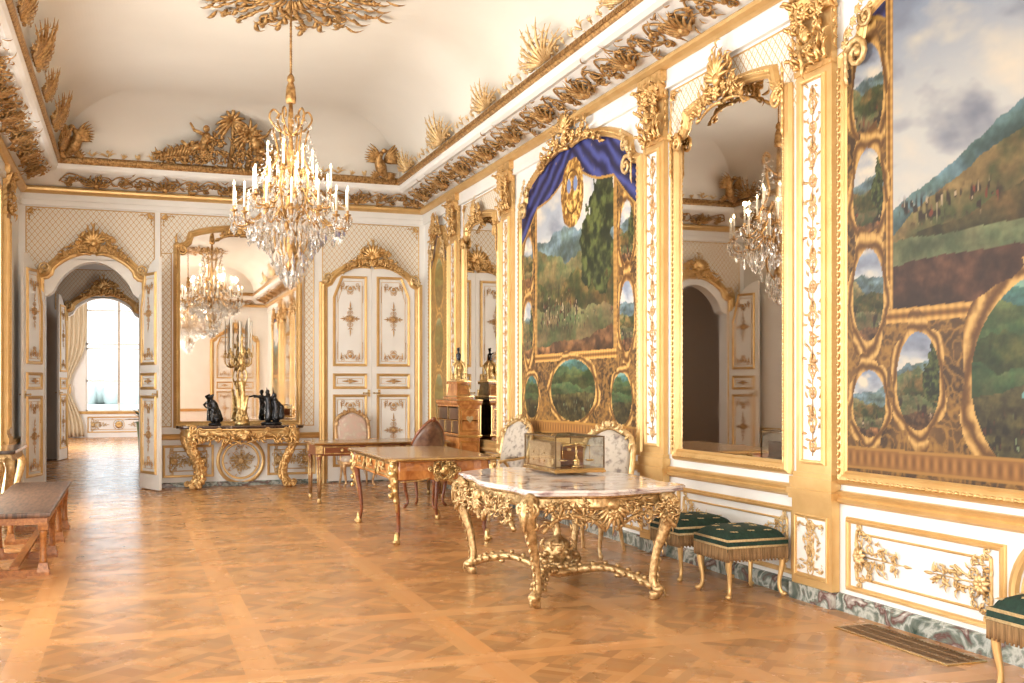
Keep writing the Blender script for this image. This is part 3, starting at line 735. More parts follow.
# ---- the doors ---------------------------------------------------------------
def leaf_panels(parent, w, H, crown, side, relief=True, back=False):   # door leaf: u from 0 (hinge) to w; crown: function of u
    th = .045; g = G(); n = 10
    for i in range(n):
        a, b = w * i / n, w * (i + 1) / n
        g.add([(a, -th, 0), (b, -th, 0), (b, -th, crown(b)), (a, -th, crown(a)), (a, 0, 0), (b, 0, 0), (b, 0, crown(b)), (a, 0, crown(a))],
              [(0, 1, 2, 3), (4, 7, 6, 5), (3, 2, 6, 7), (0, 4, 5, 1)] + ([(0, 3, 7, 4)] if i == 0 else []) + ([(1, 5, 6, 2)] if i == n - 1 else []), False)
    leaf = g.obj('door_leaf', 'white', parent)
    x0, x1 = .10, w - .10
    for sgn in ((1, -1) if back else (1,)):
        g = G(); gr = G(); top = [crown(x1) - .14, crown(x0) - .14]
        hi = [(x0, 1.95), (x1, 1.95), (x1, min(top[0], crown(w * .5) - .3)), (x1 - .04, top[0]), (x0 + .04, top[1]), (x0, min(top[1], crown(w * .5) - .3))]
        # upper panel with clipped outer corner
        hi = [(x0, 2.03), (x1, 2.03), (x1, crown(x1) - .24), (x1 - .10, crown(x1 - .10) - .12), (x0 + .10, crown(x0 + .10) - .12), (x0, crown(x0) - .24)]
        outer0 = crown(x0) < crown(x1); T_ = min(crown(x0), crown(x1)) + (max(crown(x0), crown(x1)) - min(crown(x0), crown(x1))) * .8 - .13
        hi = [(x0, 2.03), (x1, 2.03), (x1, T_), (x0 + .14, T_), (x0 + .03, crown(x0) - .16), (x0, crown(x0) - .24)] if outer0 else [(x0, 2.03), (x1, 2.03), (x1, crown(x1) - .24), (x1 - .03, crown(x1) - .16), (x1 - .14, T_), (x0, T_)]
        for pth in (hi, rect(x0, x1, 1.63, 1.87), rect(x0, x1, .26, 1.50)):
            g.frame([(u, v) for u, v in pth], [(-.03, .0), (-.03, .012), (-.018, .024), (-.004, .028), (.004, .018), (.012, .02), (.018, 0)])
            g.frame([(u + (.065 if u < w / 2 else -.065), v + (.075 if v < np.mean([q[1] for q in pth]) else -.075)) for u, v in pth] if pth is not hi else
                    [(w / 2 + (u - w / 2) * .74, v + (.07 if v < 2.1 else -.08)) for u, v in hi], [(-.004, 0), (0, .008), (.004, 0)])
        c = w / 2; hw = (x1 - x0) / 2
        for vc, big in ((2.85, 1), (.88, 1)):
            for d in range(4):
                a = d * PI / 2; L_ = .15 + .11 * (d % 2); ca, sa = math.cos(a), math.sin(a); gr.leaf(c + L_ * .7 * ca, vc + L_ * .7 * sa, a, L_ * .5, .012, .01, .01); gr.rib([(c, -.01, vc), (c + L_ * ca, -.01, vc + L_ * sa)], .004, None, (0, -1, 0), 4)
                for s_ in (-1, 1):
                    gr.scroll(c + .03 * ca, vc + .03 * sa, a + s_ * .6, .042, s_, 1.3, .005, .008); gr.scroll(c + L_ * .5 * ca, vc + L_ * .5 * sa, a + s_ * .9, .036, s_, 1.3, .005, .008); gr.leaf(c + L_ * .6 * ca, vc + L_ * .6 * sa, a + s_ * .8, .06, .009, .01, .008)
            gr.flower(c, vc, .05, .014, 8)
        for vc, sy in ((2.14, 1), (crown(c) - .27, -1), (.38, 1), (1.38, -1)):
            for sx in (-1, 1):
                gr.scroll(c + sx * hw * .1, vc, (PI / 2 - sx * 1.2) * sy, hw * .25, sx * sy, 1.2, .006, .008)
                gr.scroll(c + sx * hw * .62, vc, (PI / 2 + sx * .4) * sy, hw * .16, sx * sy, 1.2, .005, .008)
                gr.scroll(c + sx * hw * .35, vc + sy * .05, (PI / 2 - sx * .9) * sy, hw * .16, -sx * sy, 1.3, .005, .008); gr.scroll(c, vc + sy * .10, (PI / 2 - sx * .7) * sy, hw * .13, sx * sy, 1.3, .005, .008); gr.rib([(c + sx * hw * .78, -.008, vc), (c + sx * hw * .78, -.008, vc + sy * .30)], .0035, None, (0, -1, 0), 4); gr.leaf(c + sx * hw * .2, vc, sy * (PI / 2 - sx * .5), .10, .012, .01, .01); gr.leaf(c + sx * hw * .55, vc, sy * PI / 2, .12, .014, .01, .01)
            gr.flower(c, vc + sy * .05, .04, .014)
        gr.flower(c, 1.75, .045, .014, 8)
        for sx in (-1, 1): gr.leaf(c, 1.75, 0 if sx > 0 else PI, .15, .018, .01, .01); gr.scroll(c + sx * .05, 1.75, 1 if sx > 0 else PI - 1, .03, sx, 1.1, .004, .01)
        for gg in (g, gr):
            if sgn == 1: gg.v = [(x, y - th, z) for x, y, z in gg.v]
            else: gg.v = [(x, -y, z) for x, y, z in gg.v]
        g.obj('leaf_moulding', 'gold', leaf); gr.obj('leaf_relief', 'rose', leaf)
    hx = w if crown(w * .9) > crown(w * .1) else .18
    g = G(); g.box(hx - .075, hx - .03, -.055 - th * 0, .01, 1.48, 1.60)
    for y in (-th - .035, .035): g.rib([(hx - .05, y, 1.54), (hx - .14, y, 1.54)], [.012, .010]); g.rib([(hx - .05, y, 1.54), (hx - .05, -y * .5, 1.54)], .010, None, (0, 0, 1)); g.ell((hx - .15, y, 1.54), .018)
    g.obj('door_handle', 'ormolu', leaf)
    return leaf
SUR = [(-.02, .0), (-.02, .03), (.0, .045), (.02, .05), (.035, .075), (.06, .095), (.085, .085), (.10, .06), (.125, .055), (.13, 0)]
def surround(name, loc, rz, w, zs, zc, sc, parent=None):
    e = empty(name, loc, rz, parent, None if parent else 'structure'); p = arch(w, zs, zc, sc); q = p[1:] + p[:1]
    g = G(); g.frame(p[1:] + [p[0]], SUR, False); g.obj('door_surround', 'gold', e)
    g = G(); g.cluster(0, zc - .03, 1.05, .52, 11, 1.6, .08, .02, .10)
    for k in range(10): g.flower(random.Random(k).uniform(-.33, .33), zc + random.Random(k + 40).uniform(.05, .3), .055, .11, 6)
    g.obj('overdoor_carving', 'goldk', e)
    for sd in (-1, 1):
        g = G(); fl = lambda a: a if sd > 0 else PI - a
        g.scroll(sd * (w + .04), zs + .12, fl(.9), .09, sd, 1.4, .022, .09); g.flower(sd * (w + .03), zs + .12, .06, .11); g.obj('shoulder_scroll', 'goldp', e)
    return e, p
# door 2: closed pair at the right of the back wall
d2, p2 = surround('door_2', (4.02, YB, 0), 0, .80, 3.42, 3.82, .14)
tf2 = topfun(p2)
for sd in (-1, 1):
    e = empty('door_wing', (sd * -.0 - (.78 if sd < 0 else 0), -.02, .03), 0, d2)
    cr = (lambda u: float(tf2(u - .78)) - .03) if sd < 0 else (lambda u: float(tf2(u + .0)) - .03)
    leaf_panels(e, .775, 3.7, cr, sd)
lattice(wb, -.86, .86, 3.5, 4.56, (4.02, YB, 0), 0, lambda x: float(tf2(x)) + .1 if abs(x) < .8 else 3.5)
# door 1: open pair at the left of the back wall
d1, p1 = surround('door_1', (-.58, YB, 0), 0, .76, 3.42, 3.86, .16)
tf1 = topfun(arch(.73, 3.15, 3.72, .16))
lattice(wb, -1.0, .93, 3.5, 4.56, (-.58, YB, 0), 0, lambda x: float(topfun(p1)(x)) + .1 if abs(x) < .76 else 3.5)
for sd, hx, ang in ((1, .74, math.radians(-66)), (-1, -.74, math.radians(-109))):
    e = empty('door_wing', (hx, -.06, .02), ang, d1)
    leaf_panels(e, .73, 3.7, lambda u: float(tf1(min(.72, max(-.72, (.73 - u) if sd > 0 else -(.73 - u))))) + .02, sd, True, True)

# walls of the rooms beyond
wall_holes('wall_passage', 'y', 27.0, -3.6, 3.4, 0, 4.9, [(-1.43, .20, 0, 3.8)], .3, 'white')
st(G().box(-3.7, -3.6, YB + .3, 38.8, 0, 4.9), 'wall_passage_left', 'passage') if False else None
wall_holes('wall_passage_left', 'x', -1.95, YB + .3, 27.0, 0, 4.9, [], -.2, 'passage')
wall_holes('wall_salon_left', 'x', -3.4, 27.3, 38.5, 0, 5.4, [(31, 33, .4, 4.4)], -.3)
wall_holes('wall_passage_right', 'x', 3.4, YB + .3, 38.5, 0, 5.4, [], .2)
st(G().box(-3.7, 3.6, YB + .3, 38.8, 4.9 + .5, 5.6), 'ceiling', 'ceiling')
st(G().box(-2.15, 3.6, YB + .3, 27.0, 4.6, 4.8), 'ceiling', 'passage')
wall_holes('wall_salon_back', 'y', 38.5, -3.6, 3.6, 0, 5.4, [(-1.45, .65, .86, 4.95)], .3)
e3, p3 = surround('door_3', (-.615, 27.0, 0), 0, .80, 3.45, 3.88, .16)
KEEP.append(e3)
lattice(e3, -1.05, 1.05, 3.5, 4.45, (0, 0, 0), 0, lambda x: float(topfun(p3)(x)) + .1 if abs(x) < .8 else 3.5)
g = G()
tf3 = topfun(arch(.80, 3.35, 3.8, .16))
for i in range(24):
    u0 = -.815 + 1.63 * i / 24; u1 = u0 + 1.63 / 24; v0, v1 = float(tf3(u0)), float(tf3(u1))
    g.add([(u0, 0, v0), (u0, .3, v0), (u1, 0, v1), (u1, .3, v1), (u0, 0, 3.82), (u1, 0, 3.82)], [(0, 2, 3, 1), (0, 4, 5, 2)], False)
g.obj('door_head', 'white', e3)
e = empty('door_wing', (-.80, -.06, .02), math.radians(-100), e3)
leaf_panels(e, .78, 3.7, lambda u: float(tf1(min(.72, max(-.72, -(.73 - u))))) + .06, -1, True, True)
dado_panel(None, 0, 2.0, (-.4, 38.5, 0), 0, False, 12, 'trim_10')['kind'] = 'structure'
g = G(); g.flower(0, .43, .14, .03, 10); g.frame(arc((0, .43), .17, 0, 2 * PI, 24)[:-1], THIN); o = g.obj('trim_11', 'gold', None, 'structure', (-.4, 38.5, 0))
dadorail('trim_12', -3.4, 3.4, (0, 38.5, 0), 0)

# windows: casements with panes in every window opening
def make_window(name, w, z0, z1, loc, rz, mull=2, bars=(), parent=None):
    e = empty(name, loc, rz, None, 'structure'); g = G(); th = .05
    g.box(-w, -w + .06, -.03, .03, z0, z1); g.box(w - .06, w, -.03, .03, z0, z1); g.box(-w, w, -.03, .03, z0, z0 + .07); g.box(-w, w, -.03, .03, z1 - .07, z1)
    g.box(-.045, .045, -.045, .03, z0, z1)
    for b in bars: g.box(-w, w, -.03, .03, b - .03, b + .03)
    g.obj('window_frame', 'white', e)
    G().box(-w, w, -.003, .003, z0, z1).obj('window_pane', 'glass', e)
    g = G()
    g.rib([(-.0, -.06, z0 + .3), (0, -.06, z1 - .3)], .012, None, (1, 0, 0)); g.obj('window_bolt', 'brass', e)
    return e
make_window('window_1', 1.05, .86, 4.95, (-.4, 38.62, 0), 0, 2, (1.91, 3.00, 3.16, 4.30))
for i, y in enumerate(WIN_Y): make_window('window_%d' % (i + 2), .80, .35, 4.35, (XL - .22, y, 0), RL, 2, (1.2, 2.0, 2.8, 3.6))
for i, x in enumerate((-.55,)): make_window('window_%d' % (i + 8), .80, .5, 4.4, (x, YF - .15, 0), RF, 2, (1.3, 2.1, 2.9, 3.7))  # made-up rear window, added around the fill light
# gilt trim round the left windows
for i, y in enumerate(WIN_Y):
    g = G(); g.frame(rect(-.8, .8, .35, 4.35), [(0, 0), (0, .03), (.03, .05), (.07, .04), (.08, 0)]); o = st(g, 'trim_%d' % (13 + i), 'gold'); o.location = (XL, y, 0); o.rotation_euler = (0, 0, RL)
# garden seen through the far window
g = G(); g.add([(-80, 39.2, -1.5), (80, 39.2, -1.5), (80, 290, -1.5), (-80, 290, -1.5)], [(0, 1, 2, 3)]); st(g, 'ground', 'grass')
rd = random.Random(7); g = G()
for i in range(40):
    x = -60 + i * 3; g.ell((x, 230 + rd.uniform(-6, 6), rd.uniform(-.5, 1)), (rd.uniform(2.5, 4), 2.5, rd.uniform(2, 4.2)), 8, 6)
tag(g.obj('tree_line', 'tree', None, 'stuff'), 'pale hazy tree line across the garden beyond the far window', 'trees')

# ================================================================= PAINTINGS
def vnoise(u, v, seed):
    r = np.random.RandomState(seed).rand(257, 257); iu = np.floor(u).astype(int); iv = np.floor(v).astype(int); fu = u - iu; fv = v - iv
    fu = fu * fu * (3 - 2 * fu); fv = fv * fv * (3 - 2 * fv); g = lambda a, b: r[a % 257, b % 257]
    return (g(iu, iv) * (1 - fu) + g(iu + 1, iv) * fu) * (1 - fv) + (g(iu, iv + 1) * (1 - fu) + g(iu + 1, iv + 1) * fu) * fv
def fbm(u, v, seed, o=5):
    s = 0; a = .5
    for i in range(o): s = s + a * vnoise(u * 2 ** i, v * 2 ** i, seed + i); a *= .5
    return s
def C(*c): return np.array(c)
def mixc(a, b, t): t = np.clip(t, 0, 1)[..., None]; return a * (1 - t) + b * t
def landscape(u, v, w, h, seed, river=False, crowd=True, tree=False, hill=.62, near=False):
    x = u / w; y = v / h; A = w / h
    sky = mixc(C(.70, .70, .69), C(.44, .50, .60), (y - hill) / (1.05 - hill)); cl = fbm(x * 3.2 * A + y * 1.5, y * 6 + 3, seed)
    sky = mixc(sky, C(.80, .75, .67) + 0 * sky, (cl - .44) * 4); sky = mixc(sky, C(.42, .44, .50) + 0 * sky, (.40 - cl) * 4); col = sky
    if near: rr = [(lambda q: .26 + .55 * np.minimum(q, .55), .05, C(.33, .42, .45), C(.24, .31, .30)), (lambda q: .20 + .52 * np.minimum(q, .62), .06, C(.25, .27, .16), C(.46, .38, .24)), (lambda q: .16 + .30 * q, .08, C(.19, .18, .10), C(.38, .30, .17)),
                   (lambda q: .20 - .04 * q, .03, C(.28, .32, .22), C(.40, .40, .28)), (lambda q: .12 + .03 * q, .03, C(.19, .12, .09), C(.34, .22, .16))]
    else: rr = [(lambda q: hill + .05 + .06 * q, .12, C(.40, .48, .52), C(.32, .38, .36)), (lambda q: hill - .03 - .08 * q, .18, C(.30, .34, .22), C(.46, .40, .26)), (lambda q: hill - .15 + .08 * q, .14, C(.20, .23, .12), C(.42, .33, .18)),
                (lambda q: hill - .28 - .03 * q, .10, C(.28, .32, .20), C(.42, .36, .24)), (lambda q: hill - .46 + .04 * q, .08, C(.22, .15, .10), C(.48, .33, .20))]
    if near: y0_ = y; 
    for k, (fn, am, c1, c2) in enumerate(rr):
        base = fn(x) * (1 if not near else 1.12); ridge = base + am * (fbm(x * 3.0 * A + 7 * k, 0 * y + k, seed + k * 9) - .45) * 2 + .012 * (fbm(x * 40, 0 * y, seed + k) - .5)
        t = fbm(x * 7 * A + k + y * 3, y * 11, seed + 50 + k); t2 = fbm(x * 24 * A, y * 22, seed + 60 + k); land = mixc(c1 + 0 * col, c2, (t * .75 + t2 * .5 - .44) * 3.2)
        dd = np.clip((ridge - y) / .10, 0, 1); land = mixc(land * 1.04 + .02, land * .92, dd)
        tt = fbm(x * 60 * A, y * 60, seed + 80 + k); lf = fbm(x * 5 * A + 9, y * 16 + k, seed + 90 + k); land = land * (.80 + .34 * tt)[..., None] * (.62 + .80 * lf)[..., None]
        col = np.where((y < ridge)[..., None], land, col)
    if river:
        cx = .42 + .35 * (y - .5) + .09 * np.sin(y * 11); wd_ = .012 + .03 * (.85 - y); col = np.where(((abs(x - cx) < wd_) & (y > .42) & (y < .84))[..., None], C(.58, .66, .70), col)
    if tree:
        for tx, ty, sx_, sy_ in ((.86, .62, .15, .36), (.70, .52, .10, .20)):
            d = ((x - tx) / sx_) ** 2 + ((y - ty) / sy_) ** 2 + (fbm(x * 16 * A, y * 16, seed + 4) - .5) * 1.8; tc = mixc(C(.10, .13, .07) + 0 * col, C(.32, .35, .18), (fbm(x * 26 * A, y * 26, seed + 5) - .36) * 3)
            col = np.where(((d < .9) & (y > .22))[..., None], tc, col)
    if crowd:
        n = vnoise(x * w * 42, y * h * 20, seed + 2); n2 = vnoise(x * w * 42 + 50, y * h * 20, seed + 3); yc = .24 if not near else .30; band = np.exp(-((y - yc) / (.09 if not near else .035)) ** 2) * np.clip((fbm(x * 4 * A, y * 3, seed + 6) - .36) * 8, 0, 1)
        cc = np.where((n2 > .80)[..., None], C(.42, .17, .12), np.where((n2 < .22)[..., None], C(.66, .58, .48), C(.15, .11, .09))); m = np.clip((n - .56) * 6, 0, 1) * np.clip(band * 1.6, 0, .85); col = mixc(col, cc, m)
    return col
def painting_colors(u, v, wd, ht, main, ovals, seed, drape=None, shield=None):
    x, y = u, v; near = wd > 3.7
    n = fbm(x * 3, y * 3, seed); col = mixc(C(.22, .155, .10) + 0 * x[..., None], C(.46, .33, .18), (n - .3) * 2.2)
    for q, fr_ in ((0, 3.2), (3, 4.5)):
        sc = np.abs(np.sin((fbm(x * fr_ + q, y * fr_, seed + 9 + q)) * 22)); col = mixc(col, C(.62, .46, .22) + 0 * col, (sc - .78) * 2.6)
    a, b, c, d = main; ins = (x > a) & (x < b) & (y > c) & (y < d)
    L = landscape(np.clip(x - a, 0, b - a), np.clip(y - c, 0, d - c), b - a, d - c, seed + 20, tree=(shield is not None), near=near, hill=.62 if near else .52)
    edge = (x > a - .07) & (x < b + .07) & (y > c - .10) & (y < d + .02)
    sp_ = np.where(y < c, x, y); de = np.where(y < c, (c - y) / .10, np.maximum(a - x, x - b) / .07)
    fr = mixc(C(.44, .29, .13) + 0 * col, C(.80, .62, .34), .5 + .5 * np.sin(de * 9)) * (.93 + .07 * np.sin(sp_ * 90))[..., None]
    col = np.where(edge[..., None], fr, col); col = np.where(ins[..., None], L, col)
    for i, (cx, cy, rx, ry, k) in enumerate(ovals):
        th = np.arctan2((y - cy) / ry, (x - cx) / rx); r = np.sqrt(((x - cx) / rx) ** 2 + ((y - cy) / ry) ** 2); wdt = (.055 if rx < .4 else .11) / rx
        nz = fbm(x * 9, y * 9, seed + i); wob = 1 + wdt * (1.0 + .45 * np.sin(th * 6 + i) + .5 * (nz - .5) + .5 * (abs(np.sin(th)) > .93))
        ring = mixc(C(.34, .22, .10) + 0 * col, C(.78, .62, .36), .5 + .5 * np.sin((r - 1) / wdt * 5 + 1.2 * np.sin(th * 5) + 5 * nz)); ring = mixc(ring, C(.36, .25, .13) + 0 * ring, (np.sin(th * 23) - .7) * .8)
        col = np.where((r < wob)[..., None], ring, col)
        o = landscape(np.clip(x - cx + rx, 0, 2 * rx), np.clip(y - cy + ry, 0, 2 * ry), 2 * rx, 2 * ry, seed + 40 + 3 * i, river=(k == 1 and rx > .7), hill=.60 if not k else .88, near=False, tree=(i % 3 == 1))
        if k: o = o * C(.66, .86, .78)
        col = np.where((r < 1)[..., None], o, col)
    ft = mixc(C(.42, .28, .14) + 0 * col, C(.62, .44, .24), .5 + .5 * np.cos(x * 75) * np.sin((y - .05) / .12 * PI)); col = np.where(((y < .17) & (y > .05))[..., None], ft, col)
    col = np.where((((y < .05) & (y > .03)) | ((y > .17) & (y < .19)))[..., None], C(.60, .44, .22), col)
    if drape is not None:
        bot = drape(x); q = np.abs(x - wd / 2); f = np.sin((y + .5 * q) * 30 + 7 * fbm(x * 2.2, y * 2.2, seed + 70) + 4 * q); dc = mixc(C(.09, .09, .22) + 0 * col, C(.24, .27, .50), .5 + .5 * f)
        dc = mixc(dc, C(.66, .54, .34) + 0 * dc, (vnoise(x * 13, y * 13, seed + 3) - .90) * 12); dc = np.where((y < bot + .03)[..., None], C(.60, .46, .22), dc)
        col = np.where((y > bot)[..., None], dc, col)
    if shield is not None:
        sx, sy, sw, sh = shield; r = np.abs((x - sx) / sw) ** 2.0 + np.abs((y - sy) / sh) ** 2.0 + .35 * (fbm(x * 8, y * 8, seed) - .5); g = mixc(C(.44, .30, .12) + 0 * col, C(.84, .68, .38), (fbm(x * 22, y * 22, seed + 1) - .38) * 4)
        ri = np.abs((x - sx) / sw) ** 2 + np.abs((y - sy - .02) / sh) ** 2; g = np.where(((ri < .42) & (ri > .34))[..., None], C(.34, .22, .09), g)
        for q in (-1, 1): g = np.where(((((x - sx - q * .10) / .06) ** 2 + ((y - sy - .10) / .09) ** 2) < 1)[..., None], C(.42, .48, .62), g)
        col = np.where((r < 1)[..., None], g, col)
    if wd < 1.3: col = col * .5 + C(.80, .64, .36) * .5
    return np.clip(col * (.92 if near else 1.12), 0, 1)
def make_painting(name, wd, z0, zs, zc, sc, loc, rz, label, main, ovals, seed, drape, shield, crest, step=.0135, shoulder=True):
    t = thing(name, label, 'painting', loc, rz); h = wd / 2 - .09; p = arch(h, zs, zc, sc, z0 + .11); tf = topfun(p)
    nu = int(2 * h / step); nv = int((zc - z0 - .11) / step); U = np.linspace(-h, h, nu + 1)
    Tp = np.minimum(tf(U), zc); Vn = np.linspace(0, 1, nv + 1)
    uu, kk = np.meshgrid(U, Vn); vv = (z0 + .11) + kk * (Tp[None, :] - z0 - .11)
    col = painting_colors(uu + h, vv - z0 - .11, 2 * h, zc - z0, main, ovals, seed, drape, shield)
    col = np.where(col > .04045, ((col + .055) / 1.055) ** 2.4, col / 12.92)
    vs = np.stack([uu, np.full_like(uu, -.035), vv], -1).reshape(-1, 3); idx = np.arange((nu + 1) * (nv + 1)).reshape(nv + 1, nu + 1)
    fs = np.stack([idx[:-1, :-1], idx[:-1, 1:], idx[1:, 1:], idx[1:, :-1]], -1).reshape(-1, 4)
    me = bpy.data.meshes.new('canvas'); me.from_pydata(vs.tolist(), [], fs.tolist()); me.update()
    at = me.color_attributes.new('Col', 'FLOAT_COLOR', 'POINT'); at.data.foreach_set('color', np.concatenate([col.reshape(-1, 3), np.ones((len(vs), 1))], 1).astype('f').ravel())
    me.materials.append(M['canvas']); o = bpy.data.objects.new('canvas', me); COL.objects.link(o); o.parent = t
    g = G(); g.frame(p, [(a * 1.05 - .01, b) for a, b in FR])
    for i in range(len(p)):
        a, b = Vector(p[i]), Vector(p[(i + 1) % len(p)]); n = max(1, int((b - a).length / .06)); d = (b - a).normalized()
        for j in range(n):
            q = a + (b - a) * (j + .5) / n; g.leaf(q.x + d.y * .055, q.y - d.x * .055, math.atan2(d.y, d.x), .06, .016, .058, .018)
    g.obj('picture_frame', 'gold', t)
    if crest: g = G(); g.cluster(0, zc - .04, crest[0], crest[1], seed, 1.7, .07, .024, .14); g.obj('frame_cresting', 'goldk', t)
    if shoulder:
        for sd in (-1, 1):
            g = G(); fl = lambda a: a if sd > 0 else PI - a; x = sd * (h - .06)
            g.scroll(x, zs + .05, fl(PI / 2 + .4), .12, sd, 1.4, .026, .08); g.scroll(x - sd * .12, zs + .28, fl(-PI / 2 + .3), .08, -sd, 1.3, .018, .07)
            for q in range(5): g.flower(x - sd * .05 * q, zs + .10 + .07 * q, .05, .09, 6)
            for q in range(6): g.leaf(x, zs - .2 + q * .06, fl(PI / 2 - .2), .14, .024, .07, .02, .3 * sd)
            g.obj('shoulder_scroll', 'goldp', t)
    return t
# near painting (3.66 m wide): tall picture with a column of ovals on each side and a big oval below
W3 = 4.08; h3 = W3 - .18
ov = [(.24, 2.72, .165, .36, 0), (.24, 2.00, .165, .33, 0), (.24, 1.28, .17, .33, 0), (.25, .50, .18, .24, 0), (.75, .66, .21, .33, 0), (h3 / 2, .66, .72, .66, 1)]
ov += [(h3 - a, b, c, d, 0) for a, b, c, d, k in ov[:5]]
make_painting('battle_painting', W3, .93, 4.06, 4.62, .24, (XR, 4.58, 0), RR, 'nearest huge landscape painting with side ovals, cut by the right edge',
              (.50, h3 - .50, 1.16, 3.32), ov, 31, lambda x: 3.30 - .30 * np.sin(np.clip(np.abs(x - h3 / 2) / (h3 / 2), 0, 1) * PI) ** 2 + .35 * (np.abs(x - h3 / 2) / (h3 / 2) < .78), None, (1.4, .4), .010)
h3 = 3.48
W2 = 3.66
ov2 = [(.25, 2.25, .17, .34, 0), (.25, 1.36, .18, .38, 0), (.38, .48, .25, .28, 1), (h3 / 2, .57, .68, .37, 1)]
ov2 += [(h3 - a, b, c, d, k) for a, b, c, d, k in ov2[:3]]
make_painting('draped_painting', W2, .95, 4.00, 4.58, .26, (XR, 11.71, 0), RR, 'battle painting under a blue drape with gold shield, behind the marble table',
              (.58, h3 - .58, 1.03, 3.30), ov2, 77, lambda x: 3.24 - .62 * (np.abs(x - 1.74) / 1.74) ** 1.6 - .13 * np.abs(np.sin((x - 1.74) * 2.7)), (1.74, 2.93, .34, .42), (1.9, .55))
make_painting('narrow_painting', 1.22, .80, 3.95, 4.35, .18, (XR, 17.54, 0), RR, 'narrow painting of stacked ovals on gold ground in the far corner',
              (.0, .01, .0, .01), [(.51, 2.55, .26, .42, 1), (.51, 1.55, .26, .40, 1), (.51, .60, .26, .40, 1)], 55, lambda x: 3.05 + .25 * np.cos((x - .51) * 6), None, (.7, .4), .02)
# pale painting opposite for the wall behind the viewer
make_painting('shaded_painting', 2.1, .95, 3.9, 4.3, .2, (XR, -2.1, 0), RR, 'landscape painting at the far end behind the viewer', (.35, 1.57, 1.1, 3.0), [(.96, .55, .4, .4, 1)], 91, lambda x: 3.0 + 0 * x, None, (.9, .4), .03)
d10 = copy_tree(d2, None, (3.75, YF, 0), RF)
d10.name = 'door_10'

# ================================================================= FURNITURE
def cab(g, x, y, dx, dy, prof, n=8, nn=5):   # cabriole leg: prof rows (out, z, half width)
    d = Vector((dx, dy, 0)).normalized(); pts = spline([(x + d.x * o, y + d.y * o, z) for o, z, w in prof], nn)
    w = interp([p[2] for p in prof], len(pts)); g.rib(pts, w, [a * .95 for a in w], tuple(d.cross(Vector((0, 0, 1)))), n); return pts

# ---- carved centre table with marble top ------------------------------------
t = thing('carved_marble_table', 'ornate gilt centre table with violet veined serpentine marble top and stretcher', 'table', (3.36, 8.24, 0))
cx, cy = 3.36, 8.24
out = smooth_outline([(-.56, -.86), (-.25, -.98), (0, -1.05), (.28, -.98), (.74, -.82), (.72, -.45), (.80, .05), (.76, .60), (.70, .98), (.35, 1.18), (.05, 1.42), (-.30, 1.22), (-.56, .96), (-.56, .60), (-.66, .05), (-.58, -.45)], 6)
g = G(); g.slab(out, 0, 0, [(-.03, .845), (-.005, .85), (.0, .858), (-.012, .866), (.012, .874), (.014, .884), (.0, .892), (-.01, .892)]); g.obj('marble_top', 'marble', t)
ins = [tuple(Vector(p) * .93) for p in out]
g = G(); g.slab(ins, 0, 0, [(-.02, .735), (.0, .74), (.005, .75), (-.01, .76), (-.012, .82), (.015, .835), (.018, .846)])
g.obj('apron', 'goldc', t)
def wall_orn(fn, c, rz, w=0):                # run carving on an upright plane standing anywhere
    g = G(); fn(g); g.v = [((Matrix.Rotation(rz, 3, 'Z') @ Vector(p)) + Vector(c))[:] for p in g.v]; return g
def apron_carving(Wd, H, seed):
    def f(g):
        rd = random.Random(seed)
        for k in range(9): a = -PI / 2 + (k - 4) * .26; g.leaf(0, .78, a, H * (.82 - .06 * abs(k - 4)), .020, .035, .05)
        g.ell((0, -.06, .775), (.06, .04, .05)); g.flower(0, .70, .06, .07, 8)
        for sd in (-1, 1):
            fl = lambda a: a if sd > 0 else PI - a
            g.scroll(sd * .12, .80, fl(-1.0), .065, -sd, 1.8, .018, .03); g.scroll(sd * .22, .70, fl(.9), .062, sd, 1.8, .016, .03); g.scroll(sd * .05, .60, fl(.4), .035, sd, 1.5, .010, .04)
            g.scroll(sd * Wd * .30, .68, fl(.1), .05, sd, 1.4, .012, .02); g.scroll(sd * Wd * .38, .80, fl(-.4), .06, -sd, 1.4, .014, .02)
            pts = spline([(sd * .04, -.03, .58), (sd * .16, -.03, .66), (sd * Wd * .28, -.02, .70), (sd * Wd * .40, -.02, .66), (sd * Wd * .48, -.02, .58)], 5); g.rib(pts, .017, .02, (0, -1, 0), 6)
            for j in range(60):
                q = rd.uniform(.04, .47); g.leaf(sd * Wd * q, rd.uniform(.64, .82), fl(rd.uniform(-2.6, 1)), rd.uniform(.05, .09), .012, .02, .03, rd.uniform(-1, 1))
            g.flower(sd * Wd * .44, .77, .05, .04)
    return f
for c, rz, Wd, H, nm in (((.06, -.90, 0), 0, 1.15, .30, 1), ((-.62, .06, 0), -PI / 2, 1.6, .22, 2), ((.68, .06, 0), PI / 2, 1.6, .22, 3), ((.02, 1.14, 0), PI, 1.15, .28, 4)):
    wall_orn(apron_carving(Wd, H, nm), c, rz).obj('apron_carving', 'goldc', t)
LP = [(.07, .84, .05), (.115, .78, .072), (.12, .68, .066), (.085, .55, .048), (.03, .40, .036), (.0, .24, .032), (.0, .13, .034), (.045, .08, .04), (.02, .03, .03), (.0, .0, .022)]
